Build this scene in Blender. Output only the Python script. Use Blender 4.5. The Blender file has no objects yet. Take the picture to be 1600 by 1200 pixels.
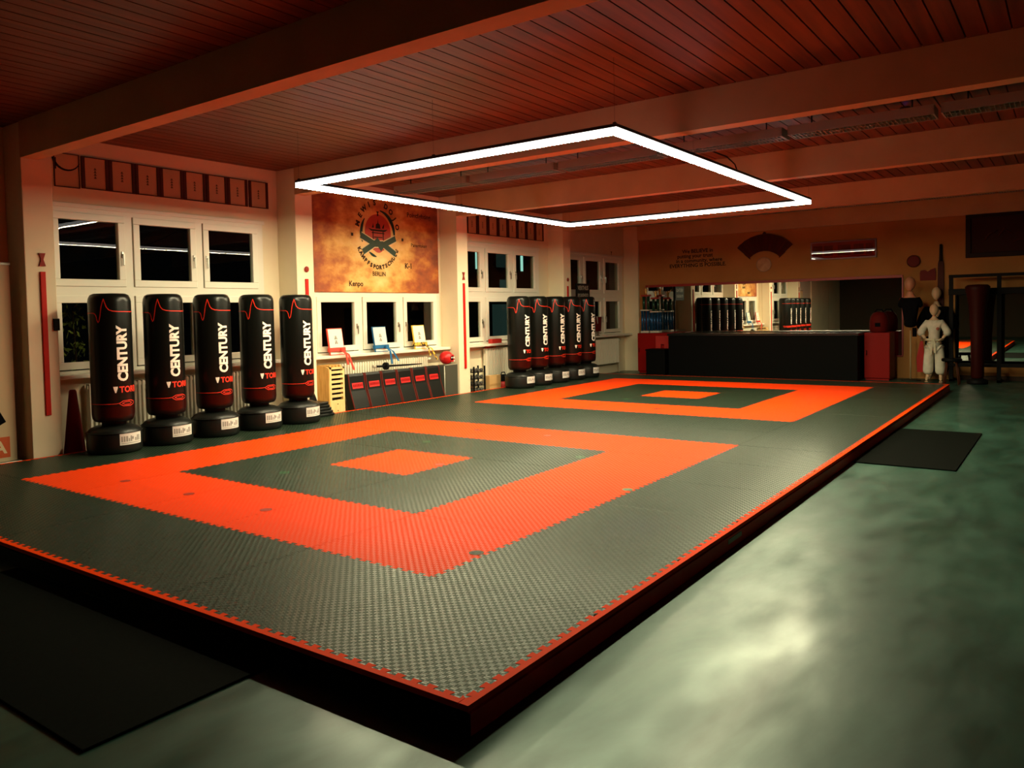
import bpy, bmesh, math, random
from mathutils import Vector, Matrix
random.seed(7)
PI = math.pi
S = bpy.context.scene
COL = S.collection
H = 0.12            # height of the mat platform above the concrete; everything below is written relative to the mat top

# ------------------------------------------------------------------ materials
MATS = {}
def mat(name, col=(.5, .5, .5), rough=.6, metal=0, emit=None, es=0, spec=.5, coat=0):
    if name in MATS: return MATS[name]
    m = bpy.data.materials.new(name); m.use_nodes = True
    b = m.node_tree.nodes['Principled BSDF']
    b.inputs['Base Color'].default_value = (*col, 1)
    b.inputs['Roughness'].default_value = rough
    b.inputs['Metallic'].default_value = metal
    b.inputs['Specular IOR Level'].default_value = spec
    if coat: b.inputs['Coat Weight'].default_value = coat
    if emit:
        b.inputs['Emission Color'].default_value = (*emit, 1)
        b.inputs['Emission Strength'].default_value = es
    MATS[name] = m
    return m
def nodes(m):
    nt = m.node_tree
    return nt, nt.nodes['Principled BSDF'], nt.nodes.new, nt.links.new
def noisy(m, c0, c1, scale=8, detail=6, stretch=(1, 1, 1), bump=0, lo=.35, hi=.65, rough=None):
    nt, b, N, L = nodes(m)
    tc = N('ShaderNodeTexCoord'); mp = N('ShaderNodeMapping'); mp.inputs['Scale'].default_value = stretch
    L(tc.outputs['Object'], mp.inputs['Vector'])
    n = N('ShaderNodeTexNoise'); n.inputs['Scale'].default_value = scale; n.inputs['Detail'].default_value = detail
    L(mp.outputs[0], n.inputs['Vector'])
    r = N('ShaderNodeValToRGB'); r.color_ramp.elements[0].position = lo; r.color_ramp.elements[1].position = hi
    r.color_ramp.elements[0].color = (*c0, 1); r.color_ramp.elements[1].color = (*c1, 1)
    L(n.outputs['Fac'], r.inputs['Fac']); L(r.outputs['Color'], b.inputs['Base Color'])
    if bump:
        bp = N('ShaderNodeBump'); bp.inputs['Strength'].default_value = bump; bp.inputs['Distance'].default_value = .01
        L(n.outputs['Fac'], bp.inputs['Height']); L(bp.outputs[0], b.inputs['Normal'])
    if rough:
        mr = N('ShaderNodeMapRange'); mr.inputs['To Min'].default_value = rough[0]; mr.inputs['To Max'].default_value = rough[1]
        mr.inputs['From Min'].default_value = .3; mr.inputs['From Max'].default_value = .7
        L(n.outputs['Fac'], mr.inputs['Value']); L(mr.outputs[0], b.inputs['Roughness'])
    return m

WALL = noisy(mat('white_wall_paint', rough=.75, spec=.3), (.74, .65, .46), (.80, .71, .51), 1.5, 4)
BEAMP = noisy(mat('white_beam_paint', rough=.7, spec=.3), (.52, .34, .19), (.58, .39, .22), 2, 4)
FRAMEW = mat('white_window_lacquer', (.78, .75, .64), .35)
DARKW = mat('dim_rear_wall_paint', (.06, .045, .03), .8)
CONC = mat('polished_concrete', rough=.25)
def mk_conc():
    m = CONC; nt, b, N, L = nodes(m)
    tc = N('ShaderNodeTexCoord')
    mp = N('ShaderNodeMapping'); mp.inputs['Scale'].default_value = (.55, 1.3, 1); mp.inputs['Rotation'].default_value = (0, 0, .5)
    L(tc.outputs['Object'], mp.inputs['Vector'])
    n1 = N('ShaderNodeTexNoise'); n1.inputs['Scale'].default_value = 1.6; n1.inputs['Detail'].default_value = 8; n1.inputs['Roughness'].default_value = .62; n1.inputs['Distortion'].default_value = .8
    L(mp.outputs[0], n1.inputs['Vector'])
    r = N('ShaderNodeValToRGB')
    r.color_ramp.elements[0].position = .3; r.color_ramp.elements[0].color = (.009, .026, .018, 1)
    r.color_ramp.elements[1].position = .72; r.color_ramp.elements[1].color = (.032, .086, .062, 1)
    L(n1.outputs['Fac'], r.inputs['Fac'])
    # tiny dark specks
    v = N('ShaderNodeTexVoronoi'); v.inputs['Scale'].default_value = 3.2
    L(tc.outputs['Object'], v.inputs['Vector'])
    lt = N('ShaderNodeMath'); lt.operation = 'LESS_THAN'; lt.inputs[1].default_value = .012
    L(v.outputs['Distance'], lt.inputs[0])
    mx = N('ShaderNodeMix'); mx.data_type = 'RGBA'; mx.inputs[7].default_value = (.03, .03, .02, 1)
    L(lt.outputs[0], mx.inputs[0]); L(r.outputs['Color'], mx.inputs[6]); L(mx.outputs[2], b.inputs['Base Color'])
    n2 = N('ShaderNodeTexNoise'); n2.inputs['Scale'].default_value = 3.2; n2.inputs['Detail'].default_value = 5
    L(mp.outputs[0], n2.inputs['Vector'])
    mr = N('ShaderNodeMapRange'); mr.inputs['From Min'].default_value = .3; mr.inputs['From Max'].default_value = .7
    mr.inputs['To Min'].default_value = .30; mr.inputs['To Max'].default_value = .52
    L(n2.outputs['Fac'], mr.inputs['Value']); L(mr.outputs[0], b.inputs['Roughness'])
    b.inputs['Specular IOR Level'].default_value = .50; b.inputs['Specular Tint'].default_value = (.40, .92, .78, 1); b.inputs['Coat Weight'].default_value = .09; b.inputs['Coat Roughness'].default_value = .19; b.inputs['Coat Tint'].default_value = (.8, 1, .9, 1)
    bp = N('ShaderNodeBump'); bp.inputs['Strength'].default_value = .20; bp.inputs['Distance'].default_value = .02
    n3 = N('ShaderNodeTexNoise'); n3.inputs['Scale'].default_value = 2.4; n3.inputs['Detail'].default_value = 3.5
    L(mp.outputs[0], n3.inputs['Vector'])
    L(n3.outputs['Fac'], bp.inputs['Height']); L(bp.outputs[0], b.inputs['Normal']); L(bp.outputs[0], b.inputs['Coat Normal'])
mk_conc()
def tatami(name, col, rough, spec):
    """foam mat: moulded 4 cm cells of fine ribs that turn by 90 degrees from cell to cell"""
    m = mat(name, col, rough, spec=spec); nt, b, N, L = nodes(m)
    b.inputs['Specular Tint'].default_value = (.62, 1, .80, 1)
    tc = N('ShaderNodeTexCoord'); sp = N('ShaderNodeSeparateXYZ'); L(tc.outputs['Object'], sp.inputs[0])
    def math_(op, a, bb=None):
        n = N('ShaderNodeMath'); n.operation = op
        for i, x in enumerate((a, bb)):
            if x is None: continue
            if isinstance(x, (int, float)): n.inputs[i].default_value = x
            else: L(x, n.inputs[i])
        return n.outputs[0]
    ck = N('ShaderNodeTexChecker'); ck.inputs['Scale'].default_value = 40
    mp = N('ShaderNodeMapping'); mp.inputs['Location'].default_value = (.001, .001, .013); L(tc.outputs['Object'], mp.inputs['Vector'])
    L(mp.outputs[0], ck.inputs['Vector'])
    ribs = []
    for ax in 'XY':
        ribs.append(math_('SINE', math_('MULTIPLY', sp.outputs[ax], 2 * PI / .0133)))
    mx = N('ShaderNodeMix'); mx.data_type = 'FLOAT'
    L(ck.outputs['Fac'], mx.inputs[0]); L(ribs[0], mx.inputs[2]); L(ribs[1], mx.inputs[3])
    bp = N('ShaderNodeBump'); bp.inputs['Strength'].default_value = .4; bp.inputs['Distance'].default_value = .0015
    L(mx.outputs[0], bp.inputs['Height']); L(bp.outputs[0], b.inputs['Normal'])
    mr = N('ShaderNodeMapRange'); mr.inputs['To Min'].default_value = rough - .08; mr.inputs['To Max'].default_value = rough + .30
    L(ck.outputs['Fac'], mr.inputs['Value']); L(mr.outputs[0], b.inputs['Roughness'])
    return m
MATBLK = tatami('black_foam_mat', (.009, .017, .009), .36, .36)
MATRED = tatami('red_foam_mat', (.88, .048, .002), .5, .10)
STRIP = mat('red_foam_edge', (.90, .055, .002), .6, spec=.03)
SIDERED = mat('dark_red_side_board', (.80, .022, .004), .5, spec=.3)
BLACK = mat('matt_black', (.004, .004, .004), .6, spec=.15)
RUB = noisy(mat('black_rubber_mat', rough=.9, spec=.04), (.0012, .002, .0012), (.0025, .004, .0025), 60, 3)
VINYL = mat('black_vinyl', (.006, .007, .006), .33, spec=.3)
VINYL2 = mat('black_base_plastic', (.006, .007, .006), .38, spec=.3)
WHITEP = mat('white_print', (.85, .82, .74), .5)
REDP = mat('red_print', (.75, .03, .008), .5)
CHROME = mat('brushed_steel', (.55, .53, .48), .3, 1)
ALU = mat('dark_aluminium', (.06, .06, .06), .4, .8)
GLASS = None
def mk_glass():
    m = bpy.data.materials.new('window_glass'); m.use_nodes = True
    nt = m.node_tree; nt.nodes.clear(); N, L = nt.nodes.new, nt.links.new
    o = N('ShaderNodeOutputMaterial'); mx = N('ShaderNodeMixShader')
    fr = N('ShaderNodeFresnel'); fr.inputs['IOR'].default_value = 1.55
    t = N('ShaderNodeBsdfTransparent'); t.inputs['Color'].default_value = (.8, .85, .8, 1)
    g = N('ShaderNodeBsdfGlossy'); g.inputs['Roughness'].default_value = .004
    ge = N('ShaderNodeNewGeometry'); inv = N('ShaderNodeMath'); inv.operation = 'SUBTRACT'; inv.inputs[0].default_value = 1
    L(ge.outputs['Backfacing'], inv.inputs[1]); mu_ = N('ShaderNodeMath'); mu_.operation = 'MULTIPLY'
    L(fr.outputs[0], mu_.inputs[0]); L(inv.outputs[0], mu_.inputs[1])
    L(mu_.outputs[0], mx.inputs[0]); L(t.outputs[0], mx.inputs[1]); L(g.outputs[0], mx.inputs[2]); L(mx.outputs[0], o.inputs['Surface'])
    return m
GLASS = mk_glass()
MIRROR = mat('mirror_silver', (.80, .82, .76), .0, 1)
WOOD = noisy(mat('ceiling_plank_wood', rough=.45), (.085, .016, .003), (.165, .036, .007), 3, 8, (.25, 5, 5), .1)
GROOVE = mat('groove_black', (.012, .005, .003), .9)
PLY = noisy(mat('yellow_plywood', rough=.5), (.55, .29, .07), (.72, .42, .13), 4, 6, (1, 6, 1))
PLY2 = noisy(mat('light_plywood', rough=.5), (.72, .50, .20), (.80, .60, .28), 4, 6, (6, 6, 1))
CARD = mat('brown_cardboard', (.50, .31, .12), .8)
RADW = mat('radiator_enamel', (.76, .72, .58), .35)
PAPER = mat('certificate_paper', (.52, .34, .18), .6)
FRM = mat('dark_brown_frame', (.07, .022, .010), .5)
INK = mat('black_ink', (.012, .010, .008), .6)
DRED = mat('dark_red_cloth', (.10, .005, .003), .7)
REDL = mat('red_lacquer', (.23, .0035, .002), .45, spec=.12)
REDF = mat('red_belt_cloth', (.62, .05, .03), .8)
BLUEF = mat('blue_belt_cloth', (.02, .12, .28), .8)
YELF = mat('yellow_belt_cloth', (.72, .46, .05), .8)
BLKF = mat('black_cloth', (.003, .003, .0035), .85, spec=.06)
WGI = noisy(mat('white_cotton_gi', rough=.85), (.60, .57, .45), (.70, .67, .55), 10, 4)
SKIN = mat('mannequin_skin_tone', (.62, .42, .25), .5)
SKIN2 = mat('mannequin_rubber_skin', (.50, .22, .12), .5)
TEAL = mat('teal_black_paint', (.02, .045, .035), .6)
ROOTS = []

# ------------------------------------------------------------------ mesh helpers
class MB:
    def __init__(s): s.bm = bmesh.new(); s.mi = 0
    def _new(s, verts): 
        for v in verts:
            for f in v.link_faces: f.material_index = s.mi
    def box(s, x0, y0, z0, x1, y1, z1, bev=0, seg=2, rot=None, piv=None):
        r = bmesh.ops.create_cube(s.bm, size=1)
        vs = r['verts']
        for v in vs:
            v.co = Vector(((x0 + x1) / 2 + v.co.x * (x1 - x0), (y0 + y1) / 2 + v.co.y * (y1 - y0), (z0 + z1) / 2 + v.co.z * (z1 - z0)))
        s._new(vs)
        if bev:
            es = list({e for v in vs for e in v.link_edges})
            rr = bmesh.ops.bevel(s.bm, geom=es, offset=bev, segments=seg, profile=.5, affect='EDGES', clamp_overlap=True)
            for f in rr['faces']: f.material_index = s.mi
            vs = list({v for f in rr['faces'] for v in f.verts} | {v for v in vs if v.is_valid})
        if rot is not None:
            bmesh.ops.rotate(s.bm, verts=vs, cent=piv or (0, 0, 0), matrix=rot)
        return vs
    def tube(s, pts, r, n=10, cap=True):
        pts = [Vector(p) for p in pts]; rings = []
        for i, p in enumerate(pts):
            d = (pts[min(i + 1, len(pts) - 1)] - pts[max(i - 1, 0)]).normalized()
            a = Vector((0, 0, 1)) if abs(d.z) < .9 else Vector((1, 0, 0))
            u = d.cross(a).normalized(); w = d.cross(u)
            rr = r[i] if isinstance(r, (list, tuple)) else r
            rings.append([s.bm.verts.new(p + (u * math.cos(2 * PI * k / n) + w * math.sin(2 * PI * k / n)) * rr) for k in range(n)])
        for a, b in zip(rings, rings[1:]):
            for k in range(n):
                f = s.bm.faces.new((a[k], a[(k + 1) % n], b[(k + 1) % n], b[k])); f.material_index = s.mi; f.smooth = True
        if cap:
            for q in (rings[0], rings[-1]):
                f = s.bm.faces.new(q); f.material_index = s.mi
    def lathe(s, prof, n=32, c=(0, 0, 0), smooth=True):
        rings = []
        for r, z in prof:
            rings.append([s.bm.verts.new((c[0] + r * math.cos(2 * PI * k / n), c[1] + r * math.sin(2 * PI * k / n), c[2] + z)) for k in range(n)] if r > 1e-6 else [s.bm.verts.new((c[0], c[1], c[2] + z))])
        for a, b in zip(rings, rings[1:]):
            for k in range(n):
                q = [a[k % len(a)], a[(k + 1) % len(a)], b[(k + 1) % len(b)], b[k % len(b)]]
                q = [v for i, v in enumerate(q) if v not in q[:i]]
                if len(q) > 2:
                    f = s.bm.faces.new(q); f.material_index = s.mi; f.smooth = smooth
        for q in (rings[0], rings[-1]):
            if len(q) > 2:
                f = s.bm.faces.new(q); f.material_index = s.mi
    def sphere(s, c, r, sc=(1, 1, 1), n=16):
        vs = bmesh.ops.create_uvsphere(s.bm, u_segments=n, v_segments=max(6, n // 2 + 2), radius=r)['verts']
        for v in vs: v.co = Vector((c[0] + v.co.x * sc[0], c[1] + v.co.y * sc[1], c[2] + v.co.z * sc[2]))
        s._new(vs)
        for v in vs:
            for f in v.link_faces: f.smooth = True
        return vs
    def prism(s, poly, z0, z1, mp=None):
        """poly: 2D outline; mp maps (u, v, w) to space"""
        mp = mp or (lambda u, v, w: (u, v, w))
        a = [s.bm.verts.new(mp(u, v, z0)) for u, v in poly]; b = [s.bm.verts.new(mp(u, v, z1)) for u, v in poly]
        fs = [s.bm.faces.new(a[::-1]), s.bm.faces.new(b)]
        n = len(poly)
        for k in range(n): fs.append(s.bm.faces.new((a[k], a[(k + 1) % n], b[(k + 1) % n], b[k])))
        for f in fs: f.material_index = s.mi
        return fs
    def faces(s, verts, faces_):
        vs = [s.bm.verts.new(v) for v in verts]
        for q in faces_:
            f = s.bm.faces.new([vs[i] for i in q]); f.material_index = s.mi
        return vs
    def build(s, name, m, parent=None, loc=(0, 0, 0), rz=0, smooth=False):
        bmesh.ops.recalc_face_normals(s.bm, faces=s.bm.faces[:])
        me = bpy.data.meshes.new(name); s.bm.to_mesh(me); s.bm.free()
        for x in (m if isinstance(m, (list, tuple)) else [m]): me.materials.append(x)
        if smooth:
            for p in me.polygons: p.use_smooth = True
        return link(name, me, parent, loc, rz)
def link(name, me, parent=None, loc=(0, 0, 0), rz=0):
    o = bpy.data.objects.new(name, me); COL.objects.link(o)
    o.location = loc; o.rotation_euler = (0, 0, rz)
    if parent: o.parent = parent
    else: ROOTS.append(o)
    return o
def tag(o, label=None, cat=None, group=None, kind=None):
    if label: o['label'] = label
    if cat: o['category'] = cat
    if group: o['group'] = group
    if kind: o['kind'] = kind
    return o
def thing(name, label, cat, loc=(0, 0, 0), rz=0, group=None):
    return tag(link(name, None, None, loc, rz), label, cat, group)
def struct(o): o['kind'] = 'structure'; return o
def dup(root, loc, label, rz=None, group=None):
    def cp(o, par):
        c = o.copy(); COL.objects.link(c)
        if par: c.parent = par
        for ch in o.children: cp(ch, c)
        return c
    kids = list(root.children)
    r = root.copy(); COL.objects.link(r); r.location = loc
    if rz is not None: r.rotation_euler = (0, 0, rz)
    for k in kids: cp(k, r)
    r['label'] = label
    if group: r['group'] = group
    ROOTS.append(r)
    return r
def text_geo(body, size=1, bold=0, align='CENTER', sx=1):
    cu = bpy.data.curves.new('lettering', 'FONT'); cu.body = body; cu.size = size; cu.offset = bold; cu.align_x = align
    cu.align_y = 'CENTER'; cu.resolution_u = 3
    o = bpy.data.objects.new('lettering', cu); COL.objects.link(o)
    bpy.context.view_layer.update()
    me = bpy.data.meshes.new_from_object(o.evaluated_get(bpy.context.evaluated_depsgraph_get()))
    vs = [(v.co.x * sx, v.co.y) for v in me.vertices]; fs = [tuple(p.vertices) for p in me.polygons]
    bpy.data.objects.remove(o); bpy.data.curves.remove(cu); bpy.data.meshes.remove(me)
    return vs, fs
def flat_text(mb, body, size, mp, bold=0, align='CENTER', sx=1):
    vs, fs = text_geo(body, size, bold, align, sx)
    mb.faces([mp(u, v) for u, v in vs], fs)
def skin_mesh(name, verts, edges, radii, m, parent, sub=2, root=0):
    me = bpy.data.meshes.new('rig'); me.from_pydata(verts, edges, [])
    o = bpy.data.objects.new('rig', me); COL.objects.link(o)
    sm = o.modifiers.new('s', 'SKIN'); sm.use_smooth_shade = True; sm.use_x_symmetry = False
    for i, r in enumerate(radii):
        sv = me.skin_vertices[0].data[i]; sv.radius = r if isinstance(r, tuple) else (r, r); sv.use_root = (i == root)
    ss = o.modifiers.new('b', 'SUBSURF'); ss.levels = sub; ss.render_levels = sub
    bpy.context.view_layer.update()
    out = bpy.data.meshes.new_from_object(o.evaluated_get(bpy.context.evaluated_depsgraph_get()))
    bpy.data.objects.remove(o); bpy.data.meshes.remove(me)
    out.materials.clear(); out.materials.append(m)
    for p in out.polygons: p.use_smooth = True
    out.name = name
    return link(name, out, parent)

# ------------------------------------------------------------------ room shell
PX = [.60, 4.31, 8.03, 11.77]      # near edge of each pillar
PW = .32
YW, YP, XB = 6.5, 6.1, 15.55       # window wall, pillar fronts, mirror wall
YR, XF, ZC = -8.0, -8.0, 3.58
m = MB(); m.box(XF - .2, YR - .2, -.32, XB + .2, YW + .2, -.12); struct(m.build('floor', CONC))
m = MB(); m.mi = 1; m.box(XF - .2, YR - .2, ZC + .025, XB + .2, YW + .2, ZC + .2); m.mi = 0
y = YR
while y < YW - .02:
    m.box(XF, y + .006, ZC, XB, min(y + .149, YW), ZC + .03); y += .155
struct(m.build('ceiling', [WOOD, GROOVE]))
m = MB(); m.box(XF - .2, YR - .2, -.12, XB, YR, ZC + .03); struct(m.build('wall_right', DARKW))
m = MB(); m.box(XF - .2, YR, -.12, XF, YW, ZC + .03); struct(m.build('wall_front', DARKW))
m = MB(); m.box(XB, YR - .2, -.12, XB + .2, YW + .2, ZC + .03); struct(m.build('wall_back', noisy(mat('dimmed_wall_paint', rough=.8, spec=.2), (.37, .165, .045), (.43, .20, .06), 1.2, 4)))  # wall paint darkened and warmed to put the weaker far-end light into the colour
# window wall with openings
WIN = [(-2.75, .42), (.97, 4.02), (4.90, 7.97), (8.32, 11.38), (12.27, 15.36)]
PANE0 = [-2.57, 1.15, 5.09, 8.51, 12.46]
Z0, Z1 = .83, 2.79
m = MB()
m.box(XF, YW, -.12, XB, YW + .2, Z0); m.box(XF, YW, Z1, XB, YW + .2, ZC + .03)
xs = [XF] + [v for w in WIN for v in w] + [XB]
for a, b in zip(xs[::2], xs[1::2]): m.box(a, YW, Z0, b, YW + .2, Z1)
struct(m.build('wall_left', WALL))
for x in PX:
    m = MB(); m.box(x, YP, -.12, x + PW, YW, ZC, .008); struct(m.build('pillar', WALL))
m = MB(); m.box(15.49, YP, -.12, XB, YW, ZC); struct(m.build('pillar', WALL))
for x in PX:
    m = MB(); m.box(x - .005, YR, 3.2, x + .185, YP + .0, ZC + .01); struct(m.build('ceiling_beam', BEAMP))
# shallow band where the window wall meets the ceiling
m = MB(); m.box(XB - .10, YR, 3.2, XB, YP, ZC + .01); struct(m.build('ceiling_beam', BEAMP))

def casement(parent, x0, x1, z0, z1, side):
    """one sash: glazing bars around a pane; the lever is a sub-part"""
    m = MB(); f = .085
    for a in ((x0 - f, z0 - f, x1 + f, z0), (x0 - f, z1, x1 + f, z1 + f), (x0 - f, z0, x0, z1), (x1, z0, x1 + f, z1)):
        m.box(a[0], 6.475, a[1], a[2], 6.545, a[3], .006)
    s = m.build('sash', FRAMEW, parent)
    m = MB(); m.box(x0 - .005, 6.512, z0 - .005, x1 + .005, 6.518, z1 + .005); m.build('pane', GLASS, s)
    m = MB(); hx = x1 + f * .5 if side > 0 else x0 - f * .5; hz = (z0 + z1) / 2 - .04
    m.box(hx - .014, 6.462, hz - .04, hx + .014, 6.478, hz + .04, .004)
    m.box(hx - .010, 6.435, hz - .13, hx + .010, 6.450, hz + .01, .004); m.box(hx - .008, 6.440, hz - .008, hx + .008, 6.468, hz + .008)
    m.build('lever_handle', CHROME, s)
def window(n, k, upper=True):
    a, b = WIN[k]
    w = thing('window_%d' % n, None, None)
    w['kind'] = 'structure'
    m = MB(); p0 = PANE0[k]
    m.box(a - .01, 6.49, Z0, b + .01, 6.60, Z0 + .05)
    for z0, z1 in ((1.755, 1.865), (2.725, 2.80)): m.box(a - .01, 6.49, z0, b + .01, 6.60, z1)
    for x0, x1 in ((a - .01, p0 - .085), (p0 + .795, p0 + .895), (p0 + 1.785, p0 + 1.885), (p0 + 2.775, b + .01)): m.box(x0, 6.492, Z0 + .001, x1, 6.598, 2.799)
    m.box(a - .04, 6.478, 2.78, b + .04, 6.50, 2.83, .004)
    m.build('window_frame', FRAMEW, w)
    for i in range(3):
        for zz in (((.98, 1.67), (1.95, 2.64)) if upper else ((.98, 1.67),)):
            casement(w, p0 + .99 * i, p0 + .99 * i + .71, zz[0], zz[1], 1 if i < 2 else -1)
    return w
for n, k in ((1, 1), (2, 2), (3, 3), (4, 4)): window(n, k, k != 2)
m = MB(); m.box(WIN[0][0], 6.54, Z0, WIN[0][1], 6.58, Z1); struct(m.build('window_5', FRAMEW))
for i, (a, b, d) in enumerate(((.95, 4.28, .22), (4.66, 8.02, .22), (8.36, 11.75, .22), (12.11, 15.48, .22))):
    m = MB(); m.box(a, YW - d, .80, b, YW + .0, .845, .006); struct(m.build('trim_%d' % (i + 1), FRAMEW))
m = MB(); m.box(XB - .02, -7.9, -.12, XB, -.9, -.03); struct(m.build('baseboard_back', mat('dark_skirting', (.05, .03, .02), .6)))

# ------------------------------------------------------------------ martial arts mat
NT, AMP = 12, .013
def toothed(n):
    """puzzle edge of n metres along u, offset v; ends on the line"""
    p = 1 / NT; out = [(0, 0)]
    for k in range(n * NT):
        u = k * p
        out += [(u + .28 * p, -AMP), (u + .20 * p, AMP), (u + .80 * p, AMP), (u + .72 * p, -AMP)]
    return out + [(n, 0)]
def inset(poly, d):
    n = len(poly); out = []
    for i in range(n):
        a, b, c = Vector(poly[i - 1]), Vector(poly[i]), Vector(poly[(i + 1) % n])
        e1, e2 = (b - a).normalized(), (c - b).normalized()
        n1, n2 = Vector((-e1.y, e1.x)), Vector((-e2.y, e2.x))
        q = n1 + n2
        q = q / max(.35, q.dot(n1)) if q.length > 1e-6 else n1
        out.append(tuple(b + q * d))
    return out
E1 = toothed(1)
bot = E1; right = [(1 - v, u) for u, v in E1]; top = [(u, 1 + v) for u, v in E1][::-1]; left = [(-v, u) for u, v in E1][::-1]
TILE = inset(bot[:-1] + right[:-1] + top[:-1] + left[:-1], .0009)
def tile_mesh(name, m_):
    m = MB(); m.prism(TILE, -.024, 0); bmesh.ops.recalc_face_normals(m.bm, faces=m.bm.faces[:])
    me = bpy.data.meshes.new(name); m.bm.to_mesh(me); m.bm.free(); me.materials.append(m_); return me
TB, TR = tile_mesh('black_tile', MATBLK), tile_mesh('red_tile', MATRED)
MT = thing('martial_arts_mat', 'large raised black foam puzzle mat with two concentric red squares', 'martial arts mat', (6, 2.5, 0))
MO = (-6, -2.5, 0)
m = MB(); m.box(-1.035, -1.035, -.12, 13.03, 6.03, -.026); m.build('platform', BLACK, MT, MO)
for i in range(14):
    for j in range(7):
        x, yy = i - 1, j - 1
        red = False
        for ox in (0, 7):
            u, v = x - ox, yy
            if 0 <= u <= 4 and 0 <= v <= 4 and (u in (0, 4) or v in (0, 4) or (u == 2 and v == 2)): red = True
        o = link('mat_tile', TR if red else TB, MT, (x - 6, yy - 2.5, random.uniform(-.0012, 0)))
        o['label'] = 'red foam puzzle tile' if red else 'black foam puzzle tile'
W_ = .046
def strip(edge, mp, ext, flip=1):
    edge = [(u, v * flip) for u, v in edge]
    poly = inset([(-ext, -W_), (edge[-1][0] + ext, -W_), (edge[-1][0] + ext, -.001), (edge[-1][0], 0)] + edge[::-1][1:-1] + [(0, 0), (-ext, -.001)], .0006)
    m = MB(); m.prism(poly, -.024, .0005, mp); return m
o = strip(toothed(14), lambda u, v, w: (u - 1, v - 1, w), W_).build('edge_strip', STRIP, MT, MO)
o = strip(toothed(14), lambda u, v, w: (u - 1, 6 - v, w), W_, -1).build('edge_strip', STRIP, MT, MO)
o = strip(toothed(7), lambda u, v, w: (-1 + v, u - 1, w), -.0008, -1).build('edge_strip', STRIP, MT, MO)
o = strip(toothed(7), lambda u, v, w: (13 - v, u - 1, w), -.0008).build('edge_strip', STRIP, MT, MO)
m = MB()
x = -1.046
while x < 13.04:
    m.box(x + .001, -1.05, -.118, min(x + 2.0, 13.045) - .001, -1.036, -.032); x += 2.0
m.build('side_board', SIDERED, MT, MO)['label'] = 'dark red board along the right side'
m = MB(); m.box(-1.05, -1.05, -.118, -1.037, 6.04, -.032); m.build('side_board', BLACK, MT, MO)['label'] = 'black board along the near end'
m = MB(); m.box(1.70, -1.054, -.075, 1.95, -1.049, -.045); m.build('sticker', mat('grey_sticker', (.35, .36, .30), .5), MT, MO)['label'] = 'small grey sticker'
def emblem(x, y_, kind):
    m = MB(); n = 20
    def ring(r0, r1):
        a = [(x + r0 * math.cos(2 * PI * k / n), y_ + r0 * math.sin(2 * PI * k / n), .0012) for k in range(n)]
        b = [(x + r1 * math.cos(2 * PI * k / n), y_ + r1 * math.sin(2 * PI * k / n), .0012) for k in range(n)]
        m.faces(a + b, [(k, (k + 1) % n, n + (k + 1) % n, n + k) for k in range(n)])
    m.mi = 0; ring(.036, .045); m.mi = 1; ring(.001, .035); m.mi = 0
    m.box(x - .02, y_ - .006, .0013, x + .02, y_ + .006, .0017)
    mats = {'g': [mat('green_emblem', (.02, .22, .07), .4), mat('dark_green_emblem', (.015, .05, .02), .4)],
            'r': [mat('maroon_emblem', (.25, .015, .01), .4), mat('deep_red_emblem', (.40, .02, .008), .4)],
            'k': [mat('green_black_emblem', (.008, .05, .012), .5, spec=.2), mat('black_emblem', (.006, .012, .006), .5, spec=.2)],
            'd': [INK, mat('dark_maroon_emblem', (.12, .01, .006), .4)]}[kind]
    m.build('tile_emblem', mats, MT, MO)
for x, y_, k in ((.48, .06, 'k'), (.48, 3.05, 'r'), (.48, 2.05, 'r'), (4.58, 2.1, 'r'), (2.5, .05, 'g'), (1.5, 3.07, 'g'), (3.53, 3.06, 'g'), (3.57, 1.09, 'g'), (.48, 4.04, 'r'),
                 (2.55, 2.06, 'r'), (4.55, 3.1, 'd'), (7.5, 3.05, 'd'), (7.5, 2.04, 'd'), (7.5, 4.06, 'd'), (8.45, 3.0, 'g')): emblem(x, y_, k)
# loose rubber mats on the concrete
m = MB(); m.box(5.22, -1.95, -.12, 7.80, -1.075, -.108, .003); tag(m.build('rubber_floor_mat', RUB), 'flat black rubber mat on the concrete right of the puzzle mat', 'floor mat')
m = MB(); m.box(-1.93, .05, -.12, -1.075, 2.56, -.108, .003); tag(m.build('rubber_floor_mat', RUB), 'flat black rubber mat at the near end of the puzzle mat', 'floor mat')

# ------------------------------------------------------------------ LED ceiling frame
LZ, LX0, LX1, LY0, LY1 = 2.96, 2.86, 9.0, .30, 4.32
LEDW = mat('led_strong', (1, 1, 1), .5, emit=(1, .875, .54), es=258)
LEDS = mat('led_side_glow', (1, 1, 1), .5, emit=(1, .97, .88), es=2.2)
led = thing('led_light_frame', 'bright white rectangular LED light frame hanging below the ceiling beams', 'ceiling light', ((LX0 + LX1) / 2, (LY0 + LY1) / 2, LZ))
LO = (-(LX0 + LX1) / 2, -(LY0 + LY1) / 2, -LZ)
def bar(x0, y0, x1, y1):
    w = .032
    m = MB(); m.box(x0 - w, y0 - w, LZ + .035, x1 + w, y1 + w, LZ + .062)
    ch = m.build('light_bar', ALU, led, LO)
    m = MB(); m.mi = 1; m.box(x0 - w + .002, y0 - w + .002, LZ - .020, x1 + w - .002, y1 + w - .002, LZ + .034)
    for f in m.bm.faces:
        if f.normal.z < -.9: f.material_index = 0
    m.build('diffuser', [LEDW, LEDS], ch)
g = .068
bar(LX0, LY0 + g, LX0, LY1 - g); bar(LX1, LY0 + g, LX1, LY1 - g); bar(LX0, LY0, LX1, LY0); bar(LX0, LY1, LX1, LY1)
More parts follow.
